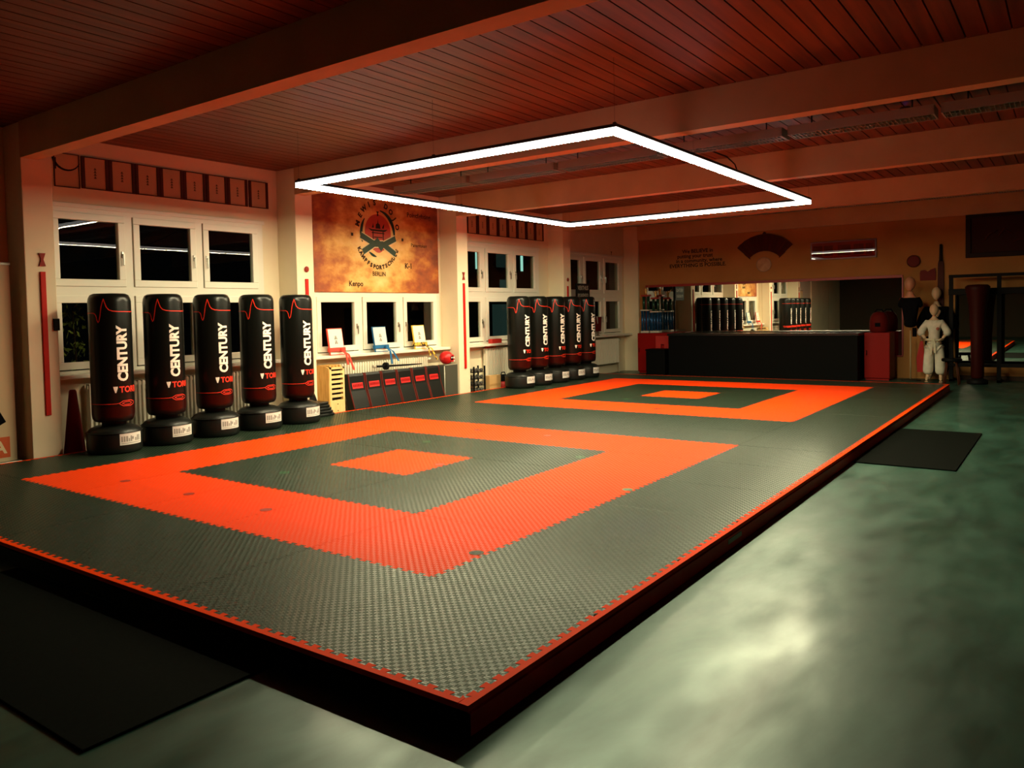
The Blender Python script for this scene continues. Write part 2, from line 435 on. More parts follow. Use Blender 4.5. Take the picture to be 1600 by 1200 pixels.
def wire(x, y_, z0, z1, r=.0011):
    m = MB(); m.tube([(x, y_, z0), (x, y_, z1)], r, 6)
    m.box(x - .012, y_ - .012, z0 - .0, x + .012, y_ + .012, z0 + .02)
    m.build('suspension_wire', ALU, led, LO)
for x, y_ in ((LX0, LY0), (LX0, LY1), (LX1, LY0), (LX1, LY1), (2.86, 2.3), (9.0, 2.3), (5.9, LY1), (4.6, LY0)):
    wire(x, y_, LZ + .06, ZC + .005)
m = MB(); m.tube([(6.46, .95, 3.585), (6.45, .9, 3.45), (6.43, .6, 3.3), (6.2, .42, 3.15), (5.95, .31, 3.025)], .008, 6)
m.build('power_cable', BLACK, led, LO)

# unlit louvred lamps in two rows
def lamp():
    t = thing('louvred_lamp', '', 'ceiling lamp', (0, 0, 0), 0, 'unlit louvred lamps between the beams')
    m = MB(); m.box(-.16, -.72, 0, .16, .72, .03); m.box(-.16, -.72, -.07, -.148, .72, 0); m.box(.148, -.72, -.07, .16, .72, 0)
    m.box(-.16, -.72, -.07, .16, -.705, 0); m.box(-.16, .705, -.07, .16, .72, 0)
    m.build('housing', mat('grey_lamp_housing', (.30, .29, .26), .5), t)
    m = MB()
    for i in range(34): m.box(-.147, -.69 + i * .0418, -.065, .147, -.686 + i * .0418, -.02)
    m.box(-.004, -.70, -.065, .004, .70, -.02)
    m.build('louvre', mat('aluminium_louvre', (.55, .54, .48), .3, .9), t)
    for sy in (-.5, .5):
        m = MB(); m.tube([(0, sy, .03), (0, sy, .15)], .008, 6); m.build('hanger_rod', ALU, t)
    return t
LP = lamp()
row1 = [5.05, 3.55, 2.05, .55, -.95, -2.45, -3.95]
n1 = ['first', 'second', 'third', 'fourth', 'fifth', 'sixth', 'seventh']
first = True
for rx, rowname in ((6.2, 'in the row beyond the second beam'), (13.55, 'in the row by the mirror wall')):
    for y_, nm in zip(row1, n1):
        lb = 'unlit grey louvred lamp, %s from the windows %s' % (nm, rowname)
        if first: LP.location = (rx, y_, 3.44); LP['label'] = lb; first = False
        else: dup(LP, (rx, y_, 3.44), lb)
t = thing('smoke_detector', 'small round detector with a blue light on the ceiling', 'smoke detector', (6.52, -1.33, ZC))
m = MB(); m.lathe([(.0, 0), (.05, 0), (.055, -.02), (.035, -.04), (0, -.042)], 20); m.build('housing', mat('grey_plastic', (.25, .22, .18), .5), t)
m = MB(); m.sphere((-.01, -.01, -.046), .008, n=8); m.build('indicator_light', mat('blue_led', (.02, .03, .3), .3, emit=(.05, .1, 1), es=6), t)

# ------------------------------------------------------------------ punching bags
R = .222
def wrap(r, mb_src):
    for v in mb_src.bm.verts:
        u, z, off = v.co.x, v.co.z, v.co.y
        a = u / r
        v.co = Vector(((r + off) * math.sin(a), -(r + off) * math.cos(a), z))
def slice_u(mb, lo, hi, step):
    x = lo
    while x < hi:
        g = mb.bm.verts[:] + mb.bm.edges[:] + mb.bm.faces[:]
        bmesh.ops.bisect_plane(mb.bm, geom=g, plane_co=(x, 0, 0), plane_no=(1, 0, 0)); x += step
def ribbon(mb, pts, w, off):
    for (a, b) in zip(pts, pts[1:]):
        d = Vector((b[0] - a[0], b[1] - a[1])); 
        if d.length < 1e-6: continue
        d.normalize(); n = Vector((-d.y, d.x)) * w / 2; e = d * w * .2
        q = [(a[0] - e.x + n.x, off, a[1] - e.y + n.y), (b[0] + e.x + n.x, off, b[1] + e.y + n.y), (b[0] + e.x - n.x, off, b[1] + e.y - n.y), (a[0] - e.x - n.x, off, a[1] - e.y - n.y)]
        mb.faces(q, [(0, 1, 2, 3)])
BAGV = mat('black_bag_vinyl', (.004, .005, .004), .28, spec=.24)
def mk_bagv():
    nt, b, N, L = nodes(BAGV)
    tc = N('ShaderNodeTexCoord'); sp = N('ShaderNodeSeparateXYZ'); L(tc.outputs['Object'], sp.inputs[0])
    r = N('ShaderNodeValToRGB')
    for p, c in ((.34, (.004, .005, .004)), (.42, (.022, .0015, .001)), (.51, (.026, .0018, .001)), (.525, (.004, .005, .004))):
        e = r.color_ramp.elements.new(p); e.color = (*c, 1)
    for e in (r.color_ramp.elements[0], r.color_ramp.elements[-1]): e.color = (.004, .005, .004, 1)
    L(sp.outputs['Z'], r.inputs['Fac']); L(r.outputs['Color'], b.inputs['Base Color'])
mk_bagv()
def make_bag():
    t = thing('punching_bag', '', 'punching bag')
    m = MB(); m.lathe([(0, 0), (.262, 0), (.282, .015), (.288, .05), (.288, .20), (.278, .235), (.245, .268), (.19, .290), (.13, .297), (0, .298)], 48)
    m.mi = 0; m.tube([(.288 * math.cos(k * 2 * PI / 48), .288 * math.sin(k * 2 * PI / 48), .225) for k in range(49)], .006, 6, False)
    base = m.build('base', VINYL2, t)
    m = MB(); m.lathe([(.1, .0), (.125, .02), (.125, .10), (.1, .12)], 24, (0, 0, .28)); m.build('neck', BLACK, t)
    m = MB(); m.lathe([(0, .335), (.15, .335), (.195, .345), (.215, .375), (R, .42), (R, 1.66), (.216, 1.70), (.198, 1.735), (.165, 1.752), (0, 1.757)], 56)
    body = m.build('bag', BAGV, t)
    m = MB(); flat_text(m, 'CENTURY', .158, lambda u, v: (-v, .0, 1.09 + u), .0075, sx=.84)
    slice_u(m, -.07, .07, .012)
    for v in m.bm.verts: v.co.y = .0016
    wrap(R, m); m.build('lettering', WHITEP, body)['label'] = 'white upright lettering'
    m = MB(); flat_text(m, 'TORRENT', .092, lambda u, v: (u, 0, .695 + v), .003, 'LEFT')
    for v in m.bm.verts: v.co.x -= .055
    slice_u(m, -.05, .4, .012)
    for v in m.bm.verts: v.co.y = .0016
    wrap(R, m); m.build('lettering', REDP, body)['label'] = 'red lettering'
    m = MB(); m.faces([(-.118, 0, .733), (-.070, 0, .733), (-.075, 0, .708), (-.088, 0, .715), (-.088, 0, .665), (-.100, 0, .665), (-.100, 0, .715), (-.113, 0, .708)], [tuple(range(8))])
    bmesh.ops.triangulate(m.bm, faces=m.bm.faces[:])
    slice_u(m, -.12, -.06, .012)
    for v in m.bm.verts: v.co.y = .0016
    wrap(R, m); m.build('printed_mark', WHITEP, body)['label'] = 'small white letter mark'
    # heartbeat line
    A = lambda deg: math.radians(deg) * R
    pts = [(A(a), z) for a, z in ((100, 1.55), (60, 1.55), (20, 1.55), (-10, 1.552), (-25, 1.558), (-34, 1.572), (-40, 1.60), (-44, 1.65), (-47, 1.69), (-50, 1.655), (-54, 1.60), (-58, 1.50), (-61, 1.45), (-64, 1.435), (-67, 1.46), (-69, 1.50), (-72, 1.525), (-78, 1.538), (-95, 1.54), (-130, 1.54), (-160, 1.54))]
    m = MB(); ribbon(m, pts, .009, 0)
    slice_u(m, -.6, .5, .02)
    for v in m.bm.verts: v.co.y = .0018
    wrap(R, m); m.build('pulse_line', REDP, body)['label'] = 'red heartbeat line'
    m = MB()
    pts2 = [(A(a), z) for a, z in ((-120, .545), (-60, .545), (-25, .545), (-15, .550), (-5, .572), (20, .575), (32, .56), (36, .545), (32, .53), (20, .515), (-5, .518), (-15, .54))]
    ribbon(m, pts2, .007, 0)
    pts3 = [(A(a), z) for a, z in ((-8, .545), (0, .558), (16, .56), (24, .545), (16, .53), (0, .532), (-8, .545))]
    ribbon(m, pts3, .006, 0)
    slice_u(m, -.6, .5, .02)
    for v in m.bm.verts: v.co.y = .0018
    wrap(R, m); m.build('lower_line', REDP, body)['label'] = 'red line with a loop'
    # printed sticker on the foot
    m = MB(); m.mi = 0
    m.box(-.14, .0006, .095, .14, .0012, .225); m.mi = 1
    rnd = random.Random(3)
    u = -.125
    while u < .10:
        w = rnd.uniform(.014, .026)
        if u < -.01 or u > .03: m.box(u, .0012, .130, u + w, .0018, .190 if rnd.random() < .7 else .165)
        u += w + .008
    m.box(-.004, .0012, .150, .018, .0018, .180); m.box(-.125, .0012, .110, .12, .0018, .116)
    slice_u(m, -.14, .14, .02); 
    for v in m.bm.verts: v.co.x += .03
    wrap(.289, m); m.build('sticker', [mat('sticker_white', (.72, .70, .66), .5), mat('sticker_grey', (.30, .28, .26), .5)], base)['label'] = 'white printed sticker'
    return t
BAG = make_bag()
GB = 'black punching bags in the front row', 'black punching bags in the rear row'
rowA = [(1.31, 5.73, .06), (1.97, 5.75, .02), (2.64, 5.76, 0), (3.30, 5.74, -.02), (3.96, 5.74, .03)]
lA = ['black standing punching bag at the left end of the front row, nearest the camera', 'black standing punching bag, second from the left in the front row', 'black standing punching bag in the middle of the front row of five',
      'black standing punching bag, fourth from the left in the front row', 'black standing punching bag at the right end of the front row, beside the wooden box']
rowB = [(9.42, 5.72, -.10), (10.08, 5.73, -.12), (10.74, 5.73, -.10), (11.40, 5.73, -.12), (12.05, 5.74, -.10)]
lB = ['black standing punching bag at the left end of the rear row, fully in view', 'black standing punching bag, second from the left in the rear row', 'black standing punching bag in the middle of the rear row of five',
      'black standing punching bag, fourth from the left in the rear row', 'black standing punching bag at the far right end of the rear row']
for i, ((x, y_, r), l) in enumerate(zip(rowA + rowB, lA + lB)):
    if i == 0: BAG.location = (x, y_, .001); BAG.rotation_euler = (0, 0, r); BAG['label'] = l; BAG['group'] = GB[0]
    else: dup(BAG, (x, y_, .001), l, r, GB[i // 5])

# ------------------------------------------------------------------ certificates
def cert(w=.27, h=.375):
    t = thing('framed_certificate', '', 'framed certificate')
    m = MB(); f = .010; g = .030
    for a in ((-g, 0, w + g, f), (-g, h - f, w + g, h), (-g, f, f, h - f), (w - f, f, w + g, h - f)): m.box(a[0], -.022, a[1], a[2], 0, a[3], .002)
    m.box(.004, -.006, .004, w - .004, -.001, h - .004)
    m.build('frame', FRM, t)
    m = MB(); m.box(f, -.010, f, w - f, -.007, h - f); m.build('paper', PAPER, t)
    m = MB()
    for k in range(4):
        z = h * .64 - k * .033
        for q in range(2): m.box(w * .5 - .018 + q * .006, -.0115, z - .010 + q * .012, w * .5 + .018 - q * .006, -.0108, z - .004 + q * .012)
        m.box(w * .5 - .003, -.0115, z - .014, w * .5 + .003, -.0108, z + .014)
    m.build('writing', INK, t)
    return t
CERT = cert()
cx = [1.14, 1.475, 1.81, 2.145, 2.48, 2.815, 3.155, 3.49, 3.845]
names = ['second', 'third', 'fourth', 'fifth', 'sixth', 'seventh', 'eighth']
for i in range(1, 9):
    l = 'framed certificate above the front windows, ' + (names[i - 1] + ' from the left' if i < 8 else 'last on the right')
    if i == 1: CERT.location = (cx[1], YW - .001, 3.015); CERT['label'] = l; CERT['group'] = 'certificates above the front windows'
    else: dup(CERT, (cx[i], YW - .001, 3.015), l)
for i in range(8):
    l = 'small framed certificate above the rear windows, ' + ('first from the left, beside the pillar' if i == 0 else names[i - 1] + ' from the left' if i < 7 else 'last on the right')
    dup(CERT, (8.62 + i * .345 + .26, YW - .001, 2.985), l, group='certificates above the rear windows')
t = thing('framed_calligraphy', 'framed calligraphy with a wide black brush arc, left of the certificates', 'framed picture', (1.13, YW - .001, 3.005))
m = MB()
for a in ((0, 0, .29, .008), (0, .382, .29, .39), (0, .008, .008, .382), (.282, .008, .29, .382)): m.box(a[0], -.02, a[1], a[2], 0, a[3])
m.build('frame', FRM, t)
m = MB(); m.box(.008, -.010, .008, .282, -.004, .382); m.build('paper', PAPER, t)
m = MB(); pts = []
for k in range(15):
    a = math.radians(185 + k * 11); rr = .155
    pts.append((.15 + rr * math.cos(a), .345 + rr * math.sin(a) * .95))
for k, (a, b) in enumerate(zip(pts, pts[1:])):
    w = .016 - .0008 * k
    d = Vector((b[0] - a[0], b[1] - a[1])).normalized(); n = Vector((-d.y, d.x)) * w
    m.prism([(a[0] - n.x, a[1] - n.y), (b[0] - n.x, b[1] - n.y), (b[0] + n.x, b[1] + n.y), (a[0] + n.x, a[1] + n.y)], -.0118, -.0102, lambda u, v, w_: (u, w_, v))
m.box(.008, -.0118, .20, .026, -.0102, .33)
m.build('brush_stroke', INK, t)

# ------------------------------------------------------------------ red wall bars with finials on the pillars
def wallbar(x, label, kind):
    t = thing('red_wall_strip', label, 'wall decoration', (x, YP - .002, .44), 0, 'red strips on the pillars')
    m = MB(); m.box(-.028, -.018, 0, .028, 0, 1.56, .004); m.build('strip', mat('red_strip_lacquer', (.48, .014, .008), .5, spec=.15), t)
    m = MB()
    if kind == 'ball': m.sphere((0, -.015, 1.70), .042, (1, .35, 1))
    else:
        m.prism([(-.035, 1.62), (.035, 1.62), (.012, 1.69), (.035, 1.76), (-.035, 1.76), (-.012, 1.69)], -.014, 0, lambda u, v, w: (u, w, v))
    m.build('finial', mat('maroon_lacquer', (.25, .03, .02), .5), t)
    return t
wallbar(.775, 'red upright wall strip with hourglass tip on the nearest pillar, at far left', 'x')
wallbar(4.48, 'red upright wall strip with a ball tip behind the last front punching bag', 'ball')
wallbar(8.20, 'red upright wall strip with hourglass tip on the pillar right of the painted board', 'x')
wallbar(11.93, 'short looking red wall strip rising behind the rear punching bags', 'ball')

# ------------------------------------------------------------------ painted board with emblem
BW, BH = 2.98, 1.60
bd = thing('painted_wall_board', 'large rust and gold painted board with a round dojo emblem and lettering', 'wall board', (4.96, YW, 1.83))
MUR = mat('rust_gold_print', rough=.55)
def mk_mural():
    nt, b, N, L = nodes(MUR)
    tc = N('ShaderNodeTexCoord')
    mp = N('ShaderNodeMapping'); mp.inputs['Scale'].default_value = (1, 1, 1.5)
    L(tc.outputs['Object'], mp.inputs['Vector'])
    n1 = N('ShaderNodeTexNoise'); n1.inputs['Scale'].default_value = 2.2; n1.inputs['Detail'].default_value = 7; n1.inputs['Roughness'].default_value = .6
    L(mp.outputs[0], n1.inputs['Vector'])
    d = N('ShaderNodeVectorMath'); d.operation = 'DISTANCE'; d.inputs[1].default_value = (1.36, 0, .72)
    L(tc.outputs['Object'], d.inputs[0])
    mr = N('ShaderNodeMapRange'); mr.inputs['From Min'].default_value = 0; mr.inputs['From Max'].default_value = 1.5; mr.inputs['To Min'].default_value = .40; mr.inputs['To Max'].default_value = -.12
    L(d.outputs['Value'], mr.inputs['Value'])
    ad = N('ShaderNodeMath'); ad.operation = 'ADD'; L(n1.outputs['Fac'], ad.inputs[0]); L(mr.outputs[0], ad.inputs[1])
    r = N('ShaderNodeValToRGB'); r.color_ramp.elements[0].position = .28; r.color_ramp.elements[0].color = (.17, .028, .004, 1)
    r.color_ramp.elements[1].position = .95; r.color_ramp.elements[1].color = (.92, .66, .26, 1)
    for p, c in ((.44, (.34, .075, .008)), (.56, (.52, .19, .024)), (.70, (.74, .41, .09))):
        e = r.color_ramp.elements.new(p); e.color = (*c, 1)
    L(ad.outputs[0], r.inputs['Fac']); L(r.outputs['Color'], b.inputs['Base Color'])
mk_mural()
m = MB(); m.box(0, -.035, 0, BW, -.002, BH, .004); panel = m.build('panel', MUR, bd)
EX, EZ = 1.42, .96
Yf = -.0362
def mu(u, v, w=0): return (EX + u, Yf - w, EZ + v)
def flatpoly(mb, poly, w): mb.prism(poly, w, w + .0012, lambda u, v, q: mu(u, v, q))
def arc(mb, r0, a0, a1, wmax, w, sx=1, n=20, taper=True):
    a = []; b = []
    for k in range(n + 1):
        f = k / n; an = math.radians(a0 + (a1 - a0) * f)
        h = wmax * (.25 + .75 * math.sin(PI * f) if taper else 1) / 2
        a.append(((r0 - h) * math.cos(an) * sx, (r0 - h) * math.sin(an))); b.append(((r0 + h) * math.cos(an) * sx, (r0 + h) * math.sin(an)))
    flatpoly(mb, a + b[::-1], w)
em = MB(); n = 40
em.prism([(.31 * math.cos(2 * PI * k / n), .03 + .31 * math.sin(2 * PI * k / n)) for k in range(n)], 0, .0012, lambda u, v, q: mu(u, v, q))
em.build('red_disc', mat('red_disc_paint', (.45, .045, .014), .6), bd)['label'] = 'red painted disc'
em = MB()
arc(em, .405, 82, -12, .07, .0014, .97); arc(em, .405, 142, 200, .06, .0014, .97); arc(em, .37, 232, 262, .045, .0014, .97)
em.build('brush_ring', TEAL, bd)['label'] = 'dark broken brush ring'
em = MB()   # pagoda
flatpoly(em, [(-.235, .10), (-.16, .055), (.16, .055), (.235, .10), (.14, .085), (-.14, .085)], .002)
flatpoly(em, [(-.15, .035), (.15, .035), (.15, .018), (-.15, .018)], .002)
for x in (-.13, .11): flatpoly(em, [(x, -.12), (x + .02, -.12), (x + .02, .055), (x, .055)], .002)
flatpoly(em, [(-.10, -.035), (.10, -.035), (.10, -.050), (-.10, -.050)], .002)
flatpoly(em, [(-.06, .10), (.06, .10), (.045, .17), (.012, .19), (0, .26), (-.012, .19), (-.045, .17)], .002)
for x in (-.12, .12): flatpoly(em, [(x - .025, .11), (x + .02, .11), (x + .02 + x * .1, .19), (x - .005, .15)], .002)
flatpoly(em, [(-.02, .31), (.02, .31), (.012, .36), (.035, .385), (-.035, .385), (-.012, .36)], .002)
em.build('temple_gate', mat('brown_black_paint', (.035, .018, .010), .6), bd)
def belt(mb, pts, w, d):
    for a, b in zip(pts, pts[1:]):
        v = Vector((b[0] - a[0], b[1] - a[1])).normalized(); q = Vector((-v.y, v.x)) * w / 2
        flatpoly(mb, [(a[0] - q.x, a[1] - q.y), (b[0] - q.x, b[1] - q.y), (b[0] + q.x, b[1] + q.y), (a[0] + q.x, a[1] + q.y)], d)
em = MB()
LS = [[(-.41, -.03), (-.10, -.155)], [(.42, -.04), (.12, -.165)], [(-.05, -.13), (-.37, -.30)], [(.10, -.15), (.41, -.31)], [(-.10, -.16), (.12, -.15)]]
for i, q in enumerate(LS): belt(em, q, .125, .003 + i * .0002)
em.build('belt_outline', mat('cream_paint', (.72, .58, .30), .6), bd)['label'] = 'cream outline of the painted belt'
em = MB()
for i, q in enumerate(LS): belt(em, q, .095, .0052 + i * .0002)
belt(em, [(-.06, -.08), (.09, -.24)], .10, .0075)
em.build('painted_belt', mat('green_grey_paint', (.055, .085, .060), .6), bd)['label'] = 'green grey painted knotted belt'
em = MB(); arc(em, .27, 248, 292, .06, .0026, 1)
em.build('red_segment', mat('rose_paint', (.55, .08, .05), .6), bd)
def arc_text(mb, s, r, a_mid, step, size, inward, sx=.93):
    n = len(s); 
    for i, c in enumerate(s):
        if c == ' ': continue
        a = a_mid + (i - (n - 1) / 2) * (step if inward else -step)
        th = math.radians(a)
        up = Vector((math.cos(th), math.sin(th))) * (-1 if inward else 1); rt = Vector((up.y, -up.x))
        vs, fs = text_geo(c, size, .006)
        cen = Vector((r * math.cos(th) * sx, r * math.sin(th)))
        mb.faces([mu(*(cen + rt * u + up * v), .0022) for u, v in vs], fs)
em = MB(); arc_text(em, 'MEWIS DOJO', .525, 90, 16.2, .120, False)
arc_text(em, 'KAMPFSPORTSCHULE', .545, 270, 8.3, .092, True)
flat_text(em, 'BERLIN', .10, lambda u, v: mu(u, v - .655, .0022), .002)
flat_text(em, 'Kenpo', .12, lambda u, v: (.88 + u, Yf - .0022, .135 + v), .003)
flat_text(em, 'K-1', .13, lambda u, v: (2.16 + u, Yf - .0022, .46 + v), .004)
flat_text(em, 'Pointfighting', .11, lambda u, v: (2.46 + u, Yf - .0022, 1.35 + v), .002, sx=1.15)
flat_text(em, 'Panantukan', .085, lambda u, v: (2.45 + u, Yf - .0022, .83 + v), .001, sx=1.1)
for x, z in ((-.60, -.03), (.60, -.05)): flatpoly(em, [(x - .025, z - .025), (x + .025, z - .025), (x + .025, z + .025), (x - .025, z + .025)], .001)
em.build('lettering', mat('brown_lettering', (.045, .018, .008), .6), bd)['label'] = 'dark brown painted lettering'

# ------------------------------------------------------------------ radiators and sill things
def radiator(x0, x1, z0, z1, label, yb=6.45, depth=.09, pitch=.055):
    t = thing('radiator', label, 'radiator', ((x0 + x1) / 2, yb, z0), 0, 'white ribbed radiators')
    L_ = x1 - x0; h = z1 - z0
    m = MB(); n = int(L_ / pitch)
    for i in range(n):
        x = -L_ / 2 + (i + .5) * L_ / n
        m.box(x - pitch * .30, -depth, .0, x + pitch * .30, 0, h, .008)
    m.box(-L_ / 2, -depth * .75, .02, L_ / 2, -depth * .25, .06); m.box(-L_ / 2, -depth * .75, h - .06, L_ / 2, -depth * .25, h - .02)
    m.build('ribs', RADW, t)
    m = MB(); m.box(-L_ / 2 + .1, -.03, .1, -L_ / 2 + .14, .03, h - .1); m.box(L_ / 2 - .14, -.03, .1, L_ / 2 - .1, .03, h - .1); m.build('bracket', RADW, t)
    m = MB(); m.tube([(L_ / 2 - .02, -.04, .05), (L_ / 2 + .06, -.04, .05), (L_ / 2 + .06, -.04, -(z0 + .12))], .012, 8); m.build('pipe', RADW, t)
    m = MB(); m.tube([(L_ / 2 - .02, -.04, h - .05), (L_ / 2 + .05, -.04, h - .05)], .014, 8); m.tube([(L_ / 2 + .05, -.04, h - .05), (L_ / 2 + .12, -.04, h - .05)], .025, 10); m.build('valve', RADW, t)
radiator(1.36, 3.9, .12, .72, 'white ribbed radiator showing between the front punching bags')
radiator(5.32, 7.46, .10, .70, 'white ribbed radiator behind the row of black kick shields')
radiator(9.22, 11.2, .18, .75, 'white ribbed radiator left of and behind the rear punching bags')
radiator(12.5, 14.9, .13, .74, 'white ribbed radiator in the far corner right of the punching bags')
# plaques with belts on the second sill
def plaque(x, z, label, mcol, tails, lean=.16):
    t = thing('belt_plaque', label, 'plaque', (x, 6.315, .845), 0, 'belt plaques on the window sill')
    rot = Matrix.Rotation(-lean, 3, 'X')
    m = MB(); m.box(-.155, -.012, .0, .155, .012, .42, .003, rot=rot); fr_ = m.build('board', mcol, t)
    m = MB(); m.box(-.143, -.0145, .012, .143, -.011, .408, rot=rot); pp = m.build('card', mat('white_card', (.80, .76, .64), .6), fr_)
    m = MB(); c = rot
    for k, zz in enumerate((.27, .20)):
        for (a, b, cc, d) in ((-.022, zz + .018, .022, zz + .024), (-.026, zz, .026, zz + .006), (-.003, zz - .024, .003, zz + .03), (-.024, zz - .026, -.012, zz - .004), (.012, zz - .026, .024, zz - .004)):
            m.box(a, -.0165, b, cc, -.0140, d, rot=rot)
    m.build('writing', INK, pp)
    m = MB()
    ring = [(-.165, 0), (-.165, -.024), (-.05, -.034), (0, -.04), (.05, -.034), (.165, -.024), (.165, .0), (.165, .022), (0, .026), (-.165, .022), (-.165, 0)]
    for (a, b) in zip(ring, ring[1:]):
        d = Vector((b[0] - a[0], b[1] - a[1])); n = Vector((-d.y, d.x)).normalized() * .004
        zz = .085
        m.prism([(a[0] - n.x, a[1] - n.y), (b[0] - n.x, b[1] - n.y), (b[0] + n.x, b[1] + n.y), (a[0] + n.x, a[1] + n.y)], zz - .03, zz + .03, lambda u, v, w: tuple(rot @ Vector((u, v, w))))
    m.box(.03, -.062, .05, .085, -.03, .11, .012)
    bl = m.build('belt', mcol2[mcol.name], t)
    for tx, tz, lean2 in tails:
        m = MB(); p0 = Vector((.055, -.055, .075)); p1 = Vector((.055 + tx * .4, -.135, .01)); p2 = Vector((.055 + tx, -.16, tz))
        for a, b in ((p0, p1), (p1, p2)):
            m.faces([a + Vector((-.02, 0, 0)), a + Vector((.02, 0, 0)), b + Vector((.02, 0, 0)), b + Vector((-.02, 0, 0)), a + Vector((-.02, .006, 0)), a + Vector((.02, .006, 0)), b + Vector((.02, .006, 0)), b + Vector((-.02, .006, 0))],
                    [(0, 1, 2, 3), (7, 6, 5, 4), (0, 4, 5, 1), (1, 5, 6, 2), (2, 6, 7, 3), (3, 7, 4, 0)])
        m.build('belt_tail', mcol2[mcol.name], bl)
mcol2 = {REDF.name: REDF, BLUEF.name: BLUEF}
mcol2[YELF.name] = noisy(mat('yellow_black_belt', rough=.8), (.02, .015, .008), (.75, .45, .05), 25, 1, (1, 1, 1), 0, .45, .55)
plaque(5.25, 0, 'white plaque edged in red with a red belt tied around it', REDF, ((.02, -.15, 0), (.14, -.24, 0)))
plaque(6.24, 0, 'white plaque edged in blue with a blue belt tied around it', BLUEF, ((.02, -.20, 0), (.18, -.16, 0)))
plaque(7.22, 0, 'white plaque edged in yellow with a black and yellow belt tied around it', YELF, ((.02, -.12, 0), (.20, -.20, 0)))

# ------------------------------------------------------------------ kick shields, sword, head guard
SHB = mat('black_shield_vinyl', (.008, .009, .008), .38, spec=.25)
SHR = mat('dark_red_piping', (.10, .012, .008), .5)
def shield():
    t = thing('kick_shield', '', 'kick shield')
    prof = [(-.02, -.118), (-.015, .0), (.03, .14), (.075, .27), (.10, .40), (.11, .50), (.125, .535)]   # front curve: y, z
    back = [(.215, .535), (.225, .40), (.20, .2), (.15, .0), (.14, -.118)]
    poly = [(y_, z) for y_, z in prof + back]
    m = MB(); m.prism(poly, -.163, .163, lambda u, v, w: (w, u, v))
    bmesh.ops.bevel(m.bm, geom=[e for e in m.bm.edges if abs(e.verts[0].co.x - e.verts[1].co.x) < 1e-5], offset=.014, segments=2, profile=.5, affect='EDGES')
    body = m.build('body', SHB, t)
    m = MB()
    for sx in (-1, 1): m.tube([(sx * .170, y_ + .004, z) for y_, z in prof], .012, 6)
    m.build('piping', SHR, t)['label'] = 'dark red edge piping'
    m = MB(); q = Vector((0, .075, .27)); d = Vector((0, .10 - .075, .13)).normalized(); nrm = Vector((0, -d.z, d.y))
    def P(u, v, w): return tuple(q + d * (v) + Vector((u, 0, 0)) + nrm * w)
    m.prism([(-.115, .035), (.115, .035), (.115, .125), (-.115, .125)], .001, .004, P)
    lb = m.build('label', mat('red_label', (.62, .012, .010), .5), t); lb['label'] = 'red printed label'
    m = MB(); u = -.10; rnd = random.Random(5)
    while u < .09:
        w = rnd.uniform(.018, .03)
        m.prism([(u, .06), (u + w, .06), (u + w, .105), (u, .105)], .004, .0048, P); 
        u += w + .008
    m.build('print', mat('deep_red_print', (.25, .006, .006), .5), lb)
    return t
SH = shield()
sx = [5.56, 5.935, 6.31, 6.685, 7.06, 7.43]
nm = ['first from the left', 'second from the left', 'third from the left', 'fourth from the left', 'fifth from the left', 'beside the grey pad']
for i, x in enumerate(sx):
    l = 'black kick shield with a red label under the sill, ' + nm[i]
    if i == 0: SH.location = (x, 6.12, 0); SH['label'] = l; SH['group'] = 'black kick shields under the sill'
    else: dup(SH, (x, 6.12, 0), l)
t = thing('foam_block_pad', 'dark grey upright foam pad with a pale edge, at the right end of the shields', 'pad', (7.81, 6.12, -.12))
m = MB(); m.box(-.19, 0, 0, .19, .16, .66, .012); m.build('pad', mat('grey_vinyl', (.055, .065, .050), .4), t)
m = MB(); m.tube([(-.188, .0, .02), (-.188, .0, .64)], .009, 6); m.tube([(-.17, .0, .655), (.17, .0, .655)], .006, 6); m.build('edge_trim', mat('pale_trim', (.45, .45, .36), .5), t)
t = thing('training_sword', 'black training sword with round guard lying on top of the kick shields', 'sword', (6.3, 6.25, .60))
m = MB(); m.tube([(-.06, -.02, .012), (.4, -.03, .0), (.82, -.04, -.005)], [.018, .016, .009], 10); m.build('blade', BLACK, t)
m = MB(); m.tube([(-.085, -.02, .012), (-.04, -.02, .012)], .062, 18); m.build('guard', BLACK, t)
m = MB(); m.tube([(-.08, -.02, .012), (-.30, -.015, .02)], .019, 10); m.build('grip', BLACK, t)
m = MB(); m.tube([(-.30, -.015, .02), (-.36, -.015, .022)], .025, 10); m.build('pommel', mat('pale_pommel', (.45, .43, .34), .5), t)
# head guard
t = thing('head_guard', 'red padded head guard resting on the grey pad', 'head guard', (7.78, 6.20, .552))
HG = mat('red_headguard_vinyl', (.55, .012, .012), .35)
m = MB(); vs = m.sphere((0, 0, .11), .125, (1, 1.05, .95), 24)
dl = [f for f in m.bm.faces if f.calc_center_median().y < -.075 and .05 < f.calc_center_median().z < .15 and abs(f.calc_center_median().x - .03) < .055]
bmesh.ops.delete(m.bm, geom=dl, context='FACES'); m.build('shell', HG, t)
m = MB(); m.sphere((.0, .0, .105), .105, (1, 1, .9), 16); m.build('lining', mat('dark_lining', (.02, .01, .01), .8), t)
m = MB(); m.tube([(.03 + .062 * math.cos(a), -.118 + .02 * abs(math.cos(a)), .10 + .055 * math.sin(a)) for a in [2 * PI * k / 20 for k in range(21)]], .014, 8, False); m.build('face_rim', HG, t)
m = MB(); m.box(.045, -.130, .095, .075, -.115, .125, .004); m.box(-.01, -.130, .10, .02, -.118, .125, .004); m.box(.06, -.125, .04, .09, -.11, .06, .004); m.build('badge', WHITEP, t)['label'] = 'white badges on the front'
m = MB(); m.box(-.128, -.03, .07, -.10, .03, .13, .01); m.box(.10, -.03, .07, .128, .03, .13, .01); m.build('ear_pad', HG, t)

